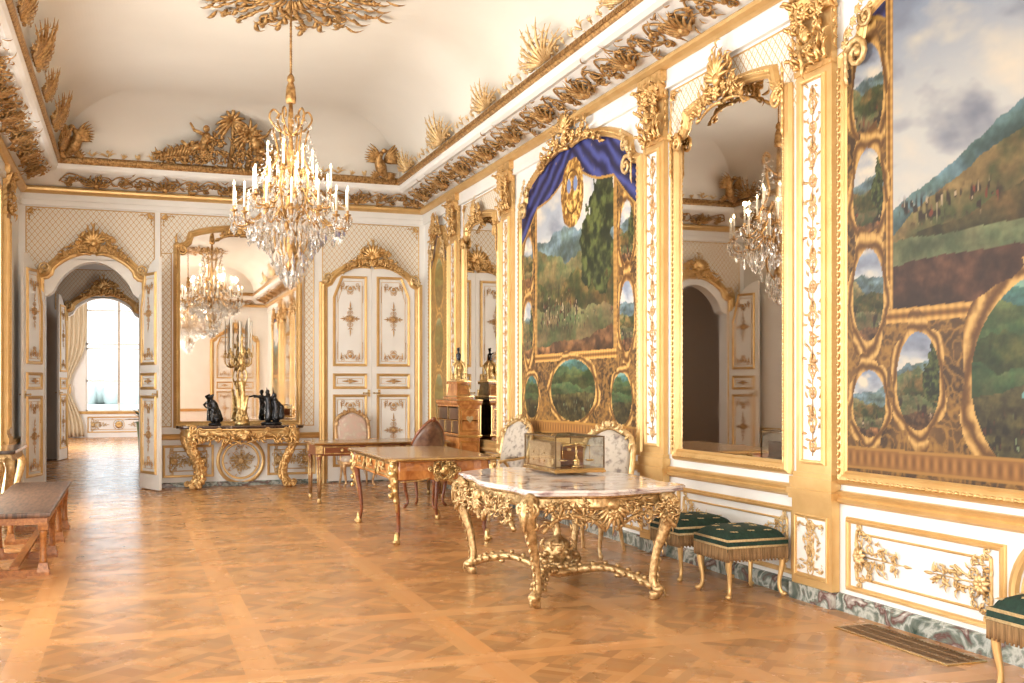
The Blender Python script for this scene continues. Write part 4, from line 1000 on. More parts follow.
for sx, sy in ((-1, -1), (1, -1), (-1, 1), (1, 1)):
    fx, fy = sx * .49, sy * .79
    g = G(); pts = cab(g, fx, fy, sx, sy * .8, LP)
    d = Vector((sx, sy * .8, 0)).normalized(); rz = math.atan2(d.y, d.x) + PI / 2
    R_ = Matrix.Rotation(rz, 3, 'Z')
    q = G()
    for i in range(2, len(pts) - 8, 2):
        q.leaf(0, 0, -PI / 2, .055, .016, .004, .012)
        q2 = [(R_ @ Vector((v[0], v[1] - interp([p[2] for p in LP], len(pts))[i] * .85, v[2]))) + pts[i] for v in q.v]
        g.add(q2, q.f); q = G()
    sc_ = G()
    for s_ in (-1, 1): sc_.scroll(s_ * .02, .70, PI / 2 - s_ * 1.9, .058, s_, 1.6, .018, .01); sc_.scroll(s_ * .012, .60, PI / 2 - s_ * 2.2, .04, s_, 1.4, .012, -.02)
    sc_.leaf(0, .83, -PI / 2, .26, .045, .045, .03); sc_.flower(0, .76, .06, .05, 8)
    g.add([(R_ @ Vector(v)) + Vector((fx + d.x * .12, fy + d.y * .12, 0)) for v in sc_.v], sc_.f)
    g.ell((fx + d.x * .04, fy + d.y * .04, .085), (.05, .05, .035)); g.lathe([(.024, 0), (.034, .01), (.03, .04), (.036, .06)], (fx, fy, 0), 10)
    g.obj('leg', 'goldc', t)
g = G()
for sx, sy in ((-1, -1), (1, -1), (-1, 1), (1, 1)):
    pts = spline([(sx * .48, sy * .78, .10), (sx * .40, sy * .62, .16), (sx * .26, sy * .40, .20), (sx * .10, sy * .14, .15), (0, 0, .13)], 5)
    g.rib(pts, interp([.03, .042, .04, .05, .06], len(pts)), interp([.028, .034, .032, .035, .04], len(pts)), (0, 0, 1), 8)
    for i in range(2, len(pts) - 3, 2):
        p = pts[i]; g.ell((p.x, p.y, p.z + .04), (.022, .022, .016), 6, 4); g.ell((p.x + sy * .045, p.y - sx * .02, p.z), .018, 6, 4); g.ell((p.x - sy * .045, p.y + sx * .02, p.z), .018, 6, 4)
    p = pts[8]; g.ell((p.x, p.y, p.z - .04), (.03, .03, .02), 8, 5)
g.lathe([(.15, .10), (.17, .12), (.17, .15), (.12, .17), (.08, .17)], (0, 0, 0), 16)
g.obj('stretcher', 'goldc', t)
g = G(); g.lathe([(.08, .16), (.05, .19), (.06, .21), (.11, .26), (.12, .31), (.10, .34), (.105, .35), (.11, .36), (.09, .38), (.05, .41), (.03, .43), (.035, .45), (.02, .47), (.03, .49), (.02, .52), (.004, .54)], (0, 0, 0), 18)
rd = random.Random(3)
for k in range(46):
    a = rd.uniform(0, 2 * PI); r = rd.uniform(.07, .17); z = rd.uniform(.14, .30) * (1.3 - r * 3); g.ell((r * math.cos(a), r * math.sin(a), z + .02), (.028, .028, .022), 6, 4)
for k in range(8): a = k * PI / 4; g.rib(spline([(.11 * math.cos(a), .11 * math.sin(a), .31), (.15 * math.cos(a), .15 * math.sin(a), .35), (.12 * math.cos(a), .12 * math.sin(a), .385)], 4), .010)
g.obj('urn_finial', 'goldc', t)

# ---- glazed display case on it ------------------------------------------------
t = thing('display_case', 'glass display case with brass rim holding a gilt instrument and small drawers', 'display case', (3.70, 8.93, .903))
g = G(); g.slab([(-.235, -.385), (.235, -.385), (.235, .385), (-.235, .385)], 0, 0, [(.0, .008), (.012, .012), (.012, .026), (.0, .034), (-.004, .046)])
for sx in (-1, 1):
    for sy in (-1, 1): g.ell((sx * .22, sy * .37, .008), .010, 8, 5)
g.obj('case_base', 'brass', t)
g = G()
for sx in (-1, 1):
    for sy in (-1, 1): g.box(sx * .230 - .005, sx * .230 + .005, sy * .38 - .005, sy * .38 + .005, .045, .325)
for sy in (-1, 1): g.box(-.235, .235, sy * .38 - .005, sy * .38 + .005, .320, .330)
for sx in (-1, 1): g.box(sx * .23 - .005, sx * .23 + .005, -.385, .385, .320, .330)
g.obj('case_frame', 'darkbrass', t)
g = G()
g.box(-.226, .226, -.381, -.379, .045, .322); g.box(-.226, .226, .379, .381, .045, .322); g.box(-.231, -.229, -.376, .376, .045, .322); g.box(.229, .231, -.376, .376, .045, .322); g.box(-.228, .228, -.378, .378, .3225, .3265)
g.obj('case_glass', 'glass', t)
t = thing('model_cabinet', 'small pale wooden nest of drawers inside the glass case', 'model', (3.545, 9.00, .953))
g = G(); g.box(-.045, .045, -.27, .27, 0, .20); g.slab([(-.045, -.27), (.045, -.27), (.045, .27), (-.045, .27)], 0, 0, [(.0, .20), (.012, .205), (.012, .215), (0, .22)]); g.obj('carcase', 'bookwood', t)
for y in (-.135, .135):
    for z in (.05, .12):
        g = G(); g.box(-.052, -.045, y - .12, y + .12, z - .03, z + .03); dr = g.obj('drawer', 'bookwood', t); G().ell((-.056, y, z), .008, 8, 5).obj('knob', 'brass', dr)
t = thing('added_dark_box', 'added dark box standing in for the dark reflection in the glass case', 'box', (3.75, 9.08, .953))  # made-up box, imitates the dark reflection in the case front
G().slab([(-.14, -.16), (.14, -.16), (.14, .16), (-.14, .16)], 0, 0, [(0, 0), (.006, .004), (.006, .012), (0, .016), (0, .15), (.008, .155), (.008, .165), (0, .17)]).obj('box_body', 'wood', t)
G().box(-.02, .02, -.165, -.16, .13, .16).obj('box_clasp', 'brass', t)
t = thing('gilt_instrument', 'gilt brass balance-like instrument standing inside the glass case', 'instrument', (3.72, 8.68, .953))
g = G(); g.lathe([(.05, 0), (.05, .012), (.03, .02), (.028, .05), (.034, .06), (.012, .075), (.008, .12), (.014, .13), (.008, .14), (.007, .20), (.012, .21), (.002, .22)], (0, 0, 0), 14); g.obj('stand', 'brass', t)
g = G(); g.rib([(-.13, 0, .19), (0, 0, .205), (.13, 0, .19)], .007, .01); g.obj('beam', 'brass', t)
for s_ in (-1, 1):
    g = G(); g.rib([(s_ * .13, 0, .19), (s_ * .13, 0, .06)], .003); g.lathe([(.002, .05), (.035, .055), (.04, .065), (.038, .067)], (s_ * .13, 0, 0), 12); g.obj('pan', 'brass', t)

# ---- flat-top desk with gilt mounts -------------------------------------------
t = thing('flat_top_desk', 'tulipwood desk with tan top, gilt corner busts and cartouche on its end', 'desk', (3.14, 11.95, 0))
def topout(a, b, bx, by): return smooth_outline([(-a, -b), (-a * .5, -b - by * .6), (0, -b - by), (a * .5, -b - by * .6), (a, -b), (a + bx * .5, -b * .5), (a + bx, 0), (a + bx * .5, b * .5), (a, b), (a * .5, b + by * .6), (0, b + by), (-a * .5, b + by * .6), (-a, b), (-a - bx * .5, b * .5), (-a - bx, 0), (-a - bx * .5, -b * .5)], 4)
o_ = topout(.60, 1.10, .0, .02)
G().slab([tuple(Vector(p) * .93) for p in o_], 0, 0, [(-.01, .918), (-.01, .921)]).obj('leather_inset', 'leather_top', t)
G().slab(o_, 0, 0, [(-.01, .880), (.012, .885), (.015, .90), (.008, .915), (-.005, .919)]).obj('desk_top', 'leather_top', t)
G().slab(o_, 0, 0, [(.0, .884), (.018, .888), (.020, .902), (.010, .913), (.0, .916)]).obj('brass_edge', 'brass', t)
o2 = topout(.53, 1.02, .01, .02)
G().slab(o2, 0, 0, [(-.01, .68), (.01, .69), (.015, .78), (.0, .87), (.0, .885)]).obj('apron', 'veneer', t)
for rz, c in ((0, (0, -1.055, 0)), (PI, (0, 1.055, 0))):
    def f(g):
        g.frame(arc((0, .79), .10, 0, 2 * PI, 20)[:-1], [(-.02, .0), (-.01, .03), (.015, .03), (.03, 0)])
        for k in range(12): g.scroll(.12 * math.cos(k * PI / 6), .79 + .085 * math.sin(k * PI / 6), k * PI / 6 + 1.2, .035, 1 if k % 2 else -1, 1.2, .010, .02)
        for k in range(26): a = k * PI / 13; g.leaf(.10 * math.cos(a), .79 + .075 * math.sin(a), a + (.9 if k % 2 else -.9), .055, .016, .035, .02)
        for k in range(6): g.scroll(.05 * math.cos(k * PI / 3), .79 + .045 * math.sin(k * PI / 3), k * PI / 3 - 1, .03, 1 if k % 2 else -1, 1.3, .008, .05)
        g.ell((0, -.05, .79), (.05, .035, .06)); g.ell((0, -.085, .80), (.025, .02, .03), 8, 6)
        for s_ in (-1, 1): g.rib(spline([(s_ * .16, -.01, .70), (s_ * .3, -.01, .675), (s_ * .48, -.01, .665)], 4), .007)
    wall_orn(f, c, rz).obj('end_cartouche', 'ormolu', t)
for rz, sx in ((-PI / 2, -1), (PI / 2, 1)):
    for k in range(3):
        def f(g):
            u = (k - 1) * .64; g.frame(rect(u - .26, u + .26, .72, .86), [(-.02, 0), (-.015, .015), (0, .018), (.006, 0)])
            for s_ in (-1, 1): g.scroll(u, .80, PI / 2 - s_ * 1.3, .035, s_, 1.3, .008, .02); g.leaf(u, .79, 0 if s_ > 0 else PI, .12, .018, .02, .015)
            g.flower(u, .79, .035, .03)
            if k != 1: g.scroll(u + .30, .74, PI / 2, .05, 1, 1.3, .014, .02); g.scroll(u - .30, .74, PI / 2, .05, -1, 1.3, .014, .02)
            for q in range(3): g.leaf(u + .32, .87, -PI / 2, .22, .03, .015, .02)
        dr = wall_orn(lambda g: g.box((k - 1) * .64 - .25, (k - 1) * .64 + .25, -.012, .0, .725, .855), (sx * .545, 0, 0), rz).obj('drawer', 'veneer', t)
        wall_orn(f, (sx * .548, 0, 0), rz).obj('drawer_mount', 'ormolu', dr)
DP = [(.03, .88, .055), (.05, .80, .055), (.055, .70, .048), (.035, .55, .036), (.0, .38, .028), (-.02, .20, .021), (-.005, .08, .020), (.02, .03, .024), (.02, 0, .018)]
for sx, sy in ((-1, -1), (1, -1), (-1, 1), (1, 1)):
    g = G(); d = Vector((sx, sy, 0)).normalized(); X, Y = sx * .49, sy * .98
    pts = cab(g, X, Y, sx, sy, DP); leg = g.obj('leg', 'wood', t)
    g = G(); zs = [(.04, .87, .045), (.055, .80, .05), (.062, .70, .046), (.048, .58, .038), (.015, .46, .030), (.0, .34, .012)]
    if sx < 0 and sy < 0 or True: cab(g, X + d.x * .012, Y + d.y * .012, sx, sy, zs)
    hx, hy = X + d.x * .10, Y + d.y * .10
    g.ell((hx, hy, .835), (.035, .035, .045)); g.ell((hx - d.x * .01, hy - d.y * .01, .87), (.045, .045, .02)); g.ell((hx, hy, .755), (.05, .05, .045))
    for k in range(6): g.ell((hx - d.x * .01 + d.y * .03 * (-1) ** k, hy - d.y * .01 - d.x * .03 * (-1) ** k, .72 - .05 * k), (.028, .028, .035), 6, 5)
    g.obj('corner_bust', 'ormolu', leg)
    g = G(); g.lathe([(.034, 0), (.04, .015), (.032, .05), (.026, .09), (.02, .13)], (X + d.x * .018, Y + d.y * .018, 0), 10); g.ell((X + d.x * .05, Y + d.y * .05, .03), (.03, .03, .022)); g.obj('gilt_foot', 'ormolu', leg)

# ---- long writing table behind it ---------------------------------------------
t = thing('writing_table', 'long mahogany writing table with drawers and gilt fluted legs near the door', 'table', (3.46, 15.68, 0))
hx_, hy_ = 1.00, .48
G().slab([(-hx_, -hy_), (hx_, -hy_), (hx_, hy_), (-hx_, hy_)], 0, 0, [(.0, .845), (.01, .85), (.012, .868), (0, .872)]).obj('table_top', 'leather_top', t)
G().slab([(-hx_, -hy_), (hx_, -hy_), (hx_, hy_), (-hx_, hy_)], 0, 0, [(.0, .838), (.016, .843), (.018, .858), (.012, .862)]).obj('brass_edge', 'brass', t)
G().box(-hx_ + .04, hx_ - .04, -hy_ + .04, hy_ - .04, .68, .84).obj('apron', 'wood', t)
for rz, sy in ((0, -1), (PI, 1)):
    for k in range(3):
        u = (k - 1) * .60
        dr = wall_orn(lambda g: g.box(u - .27, u + .27, -.012, 0, .70, .825), (0, sy * (hy_ - .04), 0), rz).obj('drawer', 'wood', t)
        wall_orn(lambda g: (g.frame(rect(u - .25, u + .25, .715, .81), [(-.008, .012), (-.004, .018), (.004, .018), (.008, .012)]), g.flower(u, .762, .03, .02, 8)), (0, sy * (hy_ - .04), 0), rz).obj('drawer_mount', 'ormolu', dr)
for sx in (-1, 1):
    wall_orn(lambda g: (g.frame(rect(-.34, .34, .70, .82), [(-.01, 0), (-.005, .015), (.005, .015), (.01, 0)]), g.flower(-.3, .76, .04, .02, 8), g.flower(.3, .76, .04, .02, 8), [g.leaf(0, .76, q * PI / 3, .2, .02, .01, .01) for q in range(6)]), (sx * (hx_ - .04), 0, 0), -sx * PI / 2 if sx < 0 else PI / 2).obj('end_mount', 'ormolu', t)
    for sy in (-1, 1):
        x, y = sx * (hx_ - .08), sy * (hy_ - .08); g = G(); g.taper(x, y, .70, .85, .09, .09); g.lathe([(.045, .70), (.03, .68), (.038, .66), (.036, .64), (.018, .06), (.026, .05), (.026, .03), (.018, .0)], (x, y, 0), 12)
        lg = g.obj('leg', 'wood', t); g = G()
        for k in range(8):
            a = k * PI / 4; g.rib([(x + .037 * math.cos(a), y + .037 * math.sin(a), .63), (x + .019 * math.cos(a), y + .019 * math.sin(a), .08)], .006, None, (math.cos(a), math.sin(a), 0), 4)
        g.lathe([(.048, .67), (.05, .69), (.044, .70)], (x, y, 0), 12); g.lathe([(.022, 0), (.03, .02), (.03, .05), (.02, .07)], (x, y, 0), 12)
        g.box(x - .048, x + .048, y - .048, y + .048, .715, .83)
        g.obj('leg_mount', 'ormolu', lg)

# ---- cartonnier with clock ----------------------------------------------------
t = thing('file_cabinet', 'tall tulipwood pigeonhole cabinet with heart inlay standing by the right wall', 'cabinet', (4.73, 15.62, 0))
hw, hd = .17, .58
def cornice_slab(z0, z1, o, m, nm, w_=None, d_=None):
    w_ = w_ or hw; d_ = d_ or hd; return G().slab([(-w_, -d_), (w_, -d_), (w_, d_), (-w_, d_)], 0, 0, [(0, z0), (o * .6, z0 + (z1 - z0) * .3), (o, z0 + (z1 - z0) * .6), (o, z1), (0, z1)]).obj(nm, m, t)
g = G(); g.box(-hw + .01, hw - .01, -hd + .01, hd - .01, .18, .93)
lo = g.obj('lower_case', 'veneer', t)
for sx in (-1, 1):
    for sy in (-1, 1): g = G(); g.taper(sx * (hw - .03), sy * (hd - .03), 0, .18, .025, .05); g.lathe([(.02, 0), (.028, .02), (.02, .05)], (sx * (hw - .03), sy * (hd - .03), 0), 8); g.obj('leg', 'wood', t)
cornice_slab(.92, .96, .025, 'brass', 'middle_moulding')
g = G()   # pigeonhole case, open to the left
g.box(-hw, hw, -hd, hd, .96, .98); g.box(-hw, hw, -hd, hd, 1.38, 1.40); g.box(-hw, hw, -hd, -hd + .02, .98, 1.38); g.box(-hw, hw, hd - .02, hd, .98, 1.38); g.box(hw - .02, hw, -hd + .02, hd - .02, .98, 1.38)
g.obj('upper_case', 'veneer', t)
g = G(); g.box(-hw - .004, -hw + .006, -hd, -hd + .03, .96, 1.40); g.box(-hw - .004, hw - .02, -.01, .01, 1.17, 1.38); g.box(-hw - .004, hw - .02, -hd, hd, 1.165, 1.18); g.box(-hw - .004, hw - .02, -.20, -.18, .98, 1.17); g.box(-hw - .004, hw - .02, .18, .20, .98, 1.17); g.box(-hw - .004, -hw + .006, hd - .03, hd, .96, 1.40)
g.obj('pigeonhole_dividers', 'brass', t)
for c_, z in ((-.29, 1.275), (.29, 1.275), (-.38, 1.075), (0, 1.075), (.38, 1.075)):
    w_ = .26 if z > 1.2 else .17; g = G(); g.box(-hw + .01, hw - .03, c_ - w_, c_ + w_, z - .085, z + .085); g.obj('leather_box', 'dark', t)
g = G()
g.frame(rect(-hw + .035, hw - .035, 1.02, 1.34), [(-.008, 0), (-.004, .008), (.004, .008), (.008, 0)]); g.frame(rect(-hw + .035, hw - .035, .30, .86), [(-.008, 0), (-.004, .008), (.004, .008), (.008, 0)])
g.box(-hw - .004, -hw + .012, -.006, 0, .96, 1.40); g.box(hw - .012, hw + .004, -.006, 0, .96, 1.40)
g.v = [(x, y - hd, z) for x, y, z in g.v]; g.obj('end_moulding', 'brass', t)
hp = [(.055 * 16 * math.sin(a) ** 3 / 16, 1.20 + .055 * (13 * math.cos(a) - 5 * math.cos(2 * a) - 2 * math.cos(3 * a) - math.cos(4 * a)) / 15) for a in [2 * PI * k / 24 for k in range(24)]]
g = G(); g.plate(hp, .003, .005); g.v = [(x, y - hd, z) for x, y, z in g.v]; g.obj('heart_inlay', 'trim', t)
cornice_slab(1.40, 1.47, .03, 'veneer', 'case_cornice'); cornice_slab(1.46, 1.485, .034, 'brass', 'cornice_edge')
g = G(); g.box(-.13, .13, -.36, .36, 1.485, 1.53); g.taper(0, 0, 1.53, 1.72, .22, .17, .52, .44); g.box(-.11, .11, -.27, .27, 1.72, 1.76)
pl = g.obj('clock_plinth', 'veneer', t)
g = G(); g.frame([(-.08, 1.555), (.08, 1.555), (.065, 1.70), (-.065, 1.70)], [(-.006, 0), (-.003, .012), (.004, .012), (.007, 0)]); g.v = [(x, y - .255 + (z - 1.53) * .2, z) for x, y, z in g.v]
g.box(-.135, .135, -.365, .365, 1.525, 1.54); g.box(-.115, .115, -.275, .275, 1.752, 1.766); g.obj('plinth_mount', 'brass', pl)
t = thing('mantel_clock', 'gilt clock with white dial and dark figure standing on the pigeonhole cabinet', 'clock', (4.73, 15.62, 1.768))
g = G(); g.box(-.10, .10, -.17, .17, 0, .03); g.lathe([(.09, .03), (.075, .05), (.06, .12), (.085, .20), (.09, .26), (.06, .32), (.04, .34)], (0, 0, 0), 14)
for k in range(4):
    a = k * PI / 2 + .78; g.rib(spline([(.10 * math.cos(a), .15 * math.sin(a), .02), (.12 * math.cos(a), .14 * math.sin(a), .14), (.10 * math.cos(a), .12 * math.sin(a), .28), (.03 * math.cos(a), .04 * math.sin(a), .36)], 5), .022, None, (0, 0, 1))
    g.ell((.12 * math.cos(a), .14 * math.sin(a), .12), .03, 8, 5)
g.obj('clock_case', 'ormolu', t)
g = G(); g.lathe([(.085, -.01), (.09, .0), (.085, .012)], (-.085, 0, .20), 20, 'x'); g.obj('clock_bezel', 'brass', t)
g = G(); g.lathe([(.075, .0), (.070, .004)], (-.100, 0, .20), 20, 'x'); fc = g.obj('clock_dial', 'candle', t)
g = G(); g.box(-.106, -.103, -.003, .003, .20, .25); g.box(-.106, -.103, 0, .035, .197, .203); g.obj('clock_hand', 'dark', fc)

# ---- sculpted figures: one continuous skin from joined limbs --------------------
def figure(limbs, name, m, parent, voxel=.008):
    g = G()
    for p, q, r0, r1 in limbs: g.cap(p, q, r0, r1)
    o = g.obj(name, m, parent); md = o.modifiers.new('r', 'REMESH'); md.mode = 'VOXEL'; md.voxel_size = voxel; md.use_smooth_shade = True
    s_ = o.modifiers.new('s', 'SMOOTH'); s_.iterations = 3; s_.factor = .5
    return o
def head_hair(g, c, r): return g
# figure on the clock
t.scale = (.9, .9, .86)
figure([((0, 0, .34), (0, 0, .46), .03, .045), ((0, 0, .46), (0, .0, .52), .03, .018), ((0, 0, .545), (0, 0, .555), .028, .026), ((0, .04, .48), (.0, .09, .42), .016, .012), ((0, -.04, .48), (-.03, -.10, .50), .016, .012),
        ((0, -.05, .585), (0, .05, .575), .014, .02), ((0, .03, .36), (0, .06, .34), .03, .03)], 'clock_figure', 'bronze', t, .007)

# ---- bench --------------------------------------------------------------------
t = thing('wooden_bench', 'long plain oak bench with worn top standing at the left edge', 'bench', (-.97, 11.85, 0))
hx_, hy_ = .30, 1.68
G().slab([(-hx_, -hy_), (hx_, -hy_), (hx_, hy_), (-hx_, hy_)], 0, 0, [(-.03, .515), (-.01, .52), (.0, .53), (.005, .545), (.0, .556), (-.01, .56)]).obj('bench_seat', 'bench_top', t)
g = G(); g.box(-hx_ + .03, hx_ - .03, -hy_ + .03, hy_ - .03, .455, .52); g.obj('seat_rail', 'bench', t)
for y in (-1.60, -.53, .53, 1.60):
    for sx in (-1, 1):
        x = sx * .235; g = G(); g.taper(x, y, .40, .46, .075, .085); g.lathe([(.034, .10), (.036, .13), (.030, .15), (.027, .28), (.031, .36), (.037, .38), (.034, .40)], (x, y, 0), 12); g.taper(x, y, .03, .11, .10, .07); g.obj('leg', 'bench', t)
    G().box(-.29, .29, y - .045, y + .045, .0, .055).obj('foot_rail', 'bench', t)
G().box(-.035, .035, -1.6, 1.6, .055, .085).obj('long_stretcher', 'bench', t)

# ---- gilt console by the window wall ---------------------------------------------
t = thing('gilt_console', 'gilt console with long curved legs half hidden at the left edge', 'table', (-1.50, 14.75, 0), RL)
g = G(); g.slab([(-.75, -.18), (.75, -.18), (.75, .14), (-.75, .14)], 0, 0, [(-.01, .86), (.01, .87), (.01, .90), (0, .905)]); g.obj('console_top', 'darkmarble', t)
G().box(-.70, .70, -.14, .12, .76, .86).obj('apron', 'goldc', t)
for sx in (-1, 1):
    for yy in (-.09, .04):
        g = G(); g.rib(spline([(sx * .66, yy, .80), (sx * .70, yy - .04, .68), (sx * .60, yy, .45), (sx * .42, yy + .03, .25), (sx * .18, yy + .05, .10), (sx * .05, yy + .06, .03)], 6), interp([.05, .055, .04, .03, .03, .035], 31), None, (0, -1, 0), 8); g.obj('leg', 'goldp', t)
g = G(); g.box(-.16, .16, -.14, .13, 0, .06); g.cluster(0, .06, .3, .2, 4, 1, .08, .012); g.obj('console_foot', 'goldc', t)

# ---- back wall console -------------------------------------------------------------
t = thing('gilt_console', 'richly carved gilt console with dark marble top under the back wall mirror', 'console table', (1.74, YB - .42, 0))
out = smooth_outline([(-.96, .27), (-1.0, .0), (-.94, -.22), (-.60, -.26), (-.25, -.30), (0, -.32), (.25, -.30), (.60, -.26), (.94, -.22), (1.0, 0), (.96, .27), (0, .275)], 5)
out = out[::-1] if False else out
G().slab(out, 0, 0, [(-.03, .985), (.0, .99), (.005, 1.005), (-.008, 1.01), (.01, 1.018), (.008, 1.035), (-.005, 1.04)]).obj('marble_top', 'darkmarble', t)
G().slab([tuple(Vector(p) * .93) for p in out], 0, 0, [(-.02, .87), (0, .88), (-.008, .90), (-.008, .95), (.02, .975), (.02, .988)]).obj('apron', 'gold', t)
def f(g):
    rd = random.Random(8)
    for k in range(9): g.leaf(0, .97, -PI / 2 + (k - 4) * .28, .22 - .015 * abs(k - 4), .026, .04, .04)
    g.flower(0, .86, .07, .07, 8)
    for sd in (-1, 1):
        fl = lambda a: a if sd > 0 else PI - a
        for q in range(5): g.scroll(sd * (.12 + .15 * q), .93 - .02 * (q % 2), fl(-.9 if q % 2 else .8), .05, -sd if q % 2 else sd, 1.4, .013, .02)
        for j in range(50): g.leaf(sd * rd.uniform(.05, .84), rd.uniform(.78, .96), fl(rd.uniform(-2.8, .3)), rd.uniform(.07, .13), .018, .02, .03, rd.uniform(-1, 1))
        g.rib(spline([(sd * .05, -.02, .76), (sd * .3, -.02, .82), (sd * .6, -.01, .80), (sd * .82, -.01, .70)], 5), .014)
wall_orn(f, (0, -.27, 0), 0).obj('apron_carving', 'goldk', t)
CPf = [(.10, .97, .06), (.15, .90, .075), (.14, .78, .07), (.06, .60, .06), (-.02, .42, .055), (-.06, .28, .045), (-.04, .14, .045), (.02, .07, .05), (.04, .02, .035)]
for sx in (-1, 1):
    for yy, nmz in ((-.16, 0), (.17, 1)):
        g = G(); X = sx * (.70 + .06 * nmz); pts = cab(g, X, yy, sx, -.45 if not nmz else 0, CPf); rd = random.Random(sx + 5 * nmz)
        for i in range(1, len(pts) - 2):
            for q in range(4):
                p = pts[i]; a = rd.uniform(0, 6.28); r = .055; g.ell((p.x + r * math.cos(a), p.y + r * math.sin(a), p.z), (.025, .025, .032), 6, 4)
        q = G(); q.scroll(0, .93, PI / 2 - sx * 1.7, .07, sx, 1.5, .02, .06); q.scroll(0, .66, PI / 2 + sx * 1.7, .05, sx, 1.4, .016, .05); q.leaf(0, .96, -PI / 2, .3, .05, .06, .04); q.scroll(0, .10, PI / 2 - sx * .8, .05, -sx, 1.4, .016, .05)
        g.add([(x + X + sx * .08, y + yy - .03, z) for x, y, z in q.v], q.f); g.obj('leg', 'goldk', t)
# candelabrum on the console
t = thing('candelabrum', 'tall gilt figural candelabrum with white candles on the console', 'candelabrum', (1.74, YB - .42, 1.042))
g = G(); g.lathe([(.15, 0), (.16, .02), (.13, .05), (.10, .07), (.11, .10), (.07, .14), (.05, .16)], (0, 0, 0), 14); rd = random.Random(2)
for k in range(40): a = rd.uniform(0, 6.28); z = rd.uniform(.05, .17); r = .15 - .5 * z; g.ell((r * math.cos(a), r * math.sin(a), z), (.03, .03, .03), 6, 4)
g.obj('candelabrum_base', 'ormolu', t)
figure([((0, 0, .15), (.02, 0, .34), .075, .06), ((.02, 0, .34), (.0, 0, .50), .055, .06), ((0, 0, .50), (0, 0, .56), .045, .02), ((0, 0, .60), (0, 0, .61), .036, .034), ((-.05, 0, .50), (-.10, -.04, .58), .022, .018), ((-.10, -.04, .58), (-.06, 0, .70), .018, .014),
        ((.05, 0, .50), (.10, 0, .60), .022, .018), ((.10, 0, .60), (.05, 0, .72), .018, .014), ((.05, -.05, .18), (.10, -.07, .34), .04, .03), ((-.06, .02, .2), (-.10, 0, .42), .04, .03), ((.0, 0, .70), (0, 0, .76), .05, .07)], 'standing_figure', 'ormolu', t, .010)
g = G(); g.lathe([(.03, .68), (.07, .74), (.06, .80), (.03, .84), (.05, .90), (.03, .96), (.02, 1.02), (.03, 1.08), (.005, 1.14)], (0, 0, 0), 12)
for k in range(10): g.ell((.06 * math.cos(k), .06 * math.sin(k), .72 + .03 * k), (.03, .03, .035), 6, 4)
g.obj('central_shaft', 'ormolu', t)
for k in range(9):
    a = 2 * PI * k / 9 + .2; R_ = .20 + .08 * (k % 2); ca, sa = math.cos(a), math.sin(a); zt = .84 + .05 * (k % 2)
    g = G(); g.rib(spline([(.03 * ca, .03 * sa, .78), (R_ * .5 * ca, R_ * .5 * sa, .72), (R_ * .95 * ca, R_ * .95 * sa, .76), (R_ * ca, R_ * sa, zt)], 5), .011, None, (0, 0, 1)); g.lathe([(.008, -.01), (.035, .0), (.03, .01), (.015, .02), (.02, .05), (.014, .05)], (R_ * ca, R_ * sa, zt), 10)
    ar = g.obj('candle_arm', 'ormolu', t); g = G(); g.lathe([(.011, .0), (.010, .38), (.004, .39)], (R_ * ca, R_ * sa, zt + .04), 8); g.obj('candle', 'candle', ar)
t.scale = (.82, .82, 1.36)
# two dark bronzes
t = thing('bronze_statuette', 'black bronze draped statuette left of the candelabrum on the console', 'statuette', (1.30, YB - .44, 1.042))
G().lathe([(.10, 0), (.11, .015), (.10, .03), (.085, .04)], (0, 0, 0), 14).obj('statuette_base', 'bronze', t)
figure([((.03, 0, .10), (.01, 0, .22), .085, .065), ((.01, 0, .22), (-.03, 0, .37), .06, .058), ((-.03, 0, .37), (-.045, 0, .42), .04, .022), ((-.06, 0, .455), (-.055, 0, .465), .036, .034), ((-.07, -.03, .37), (-.12, -.05, .33), .024, .02), ((-.12, -.05, .33), (-.08, -.07, .28), .02, .016),
        ((.02, 0, .36), (.06, 0, .24), .026, .022), ((.06, 0, .24), (.09, 0, .10), .035, .05), ((-.04, -.04, .08), (-.03, -.05, .26), .04, .04), ((-.09, -.02, .47), (-.03, -.01, .50), .02, .02)], 'draped_figure', 'bronze', t, .009)
t = thing('bronze_group', 'black bronze group with outstretched arm right of the candelabrum', 'statuette', (2.22, YB - .44, 1.042))
G().lathe([(.15, 0), (.16, .02), (.15, .035), (.13, .045)], (0, 0, 0), 16).obj('group_base', 'bronze', t)
figure([((-.05, 0, .09), (-.04, 0, .24), .06, .055), ((-.04, 0, .24), (-.05, 0, .38), .05, .052), ((-.05, 0, .39), (-.055, 0, .44), .03, .02), ((-.06, 0, .475), (-.055, 0, .485), .035, .033), ((-.09, 0, .40), (-.17, -.02, .42), .024, .02), ((-.17, -.02, .42), (-.26, -.02, .40), .018, .012),
        ((.07, .01, .10), (.08, .01, .22), .075, .06), ((.08, .01, .22), (.06, .01, .34), .055, .05), ((.06, 0, .36), (.055, 0, .40), .024, .02), ((.05, 0, .43), (.05, 0, .435), .033, .03), ((.11, 0, .32), (.16, 0, .26), .024, .02), ((.16, 0, .26), (.15, -.03, .12), .03, .045), ((.0, 0, .38), (.03, 0, .46), .02, .016), ((.03, 0, .46), (.02, 0, .54), .014, .01)], 'embracing_figures', 'bronze', t, .009)

t.scale = (1.12, 1.12, 1.15)
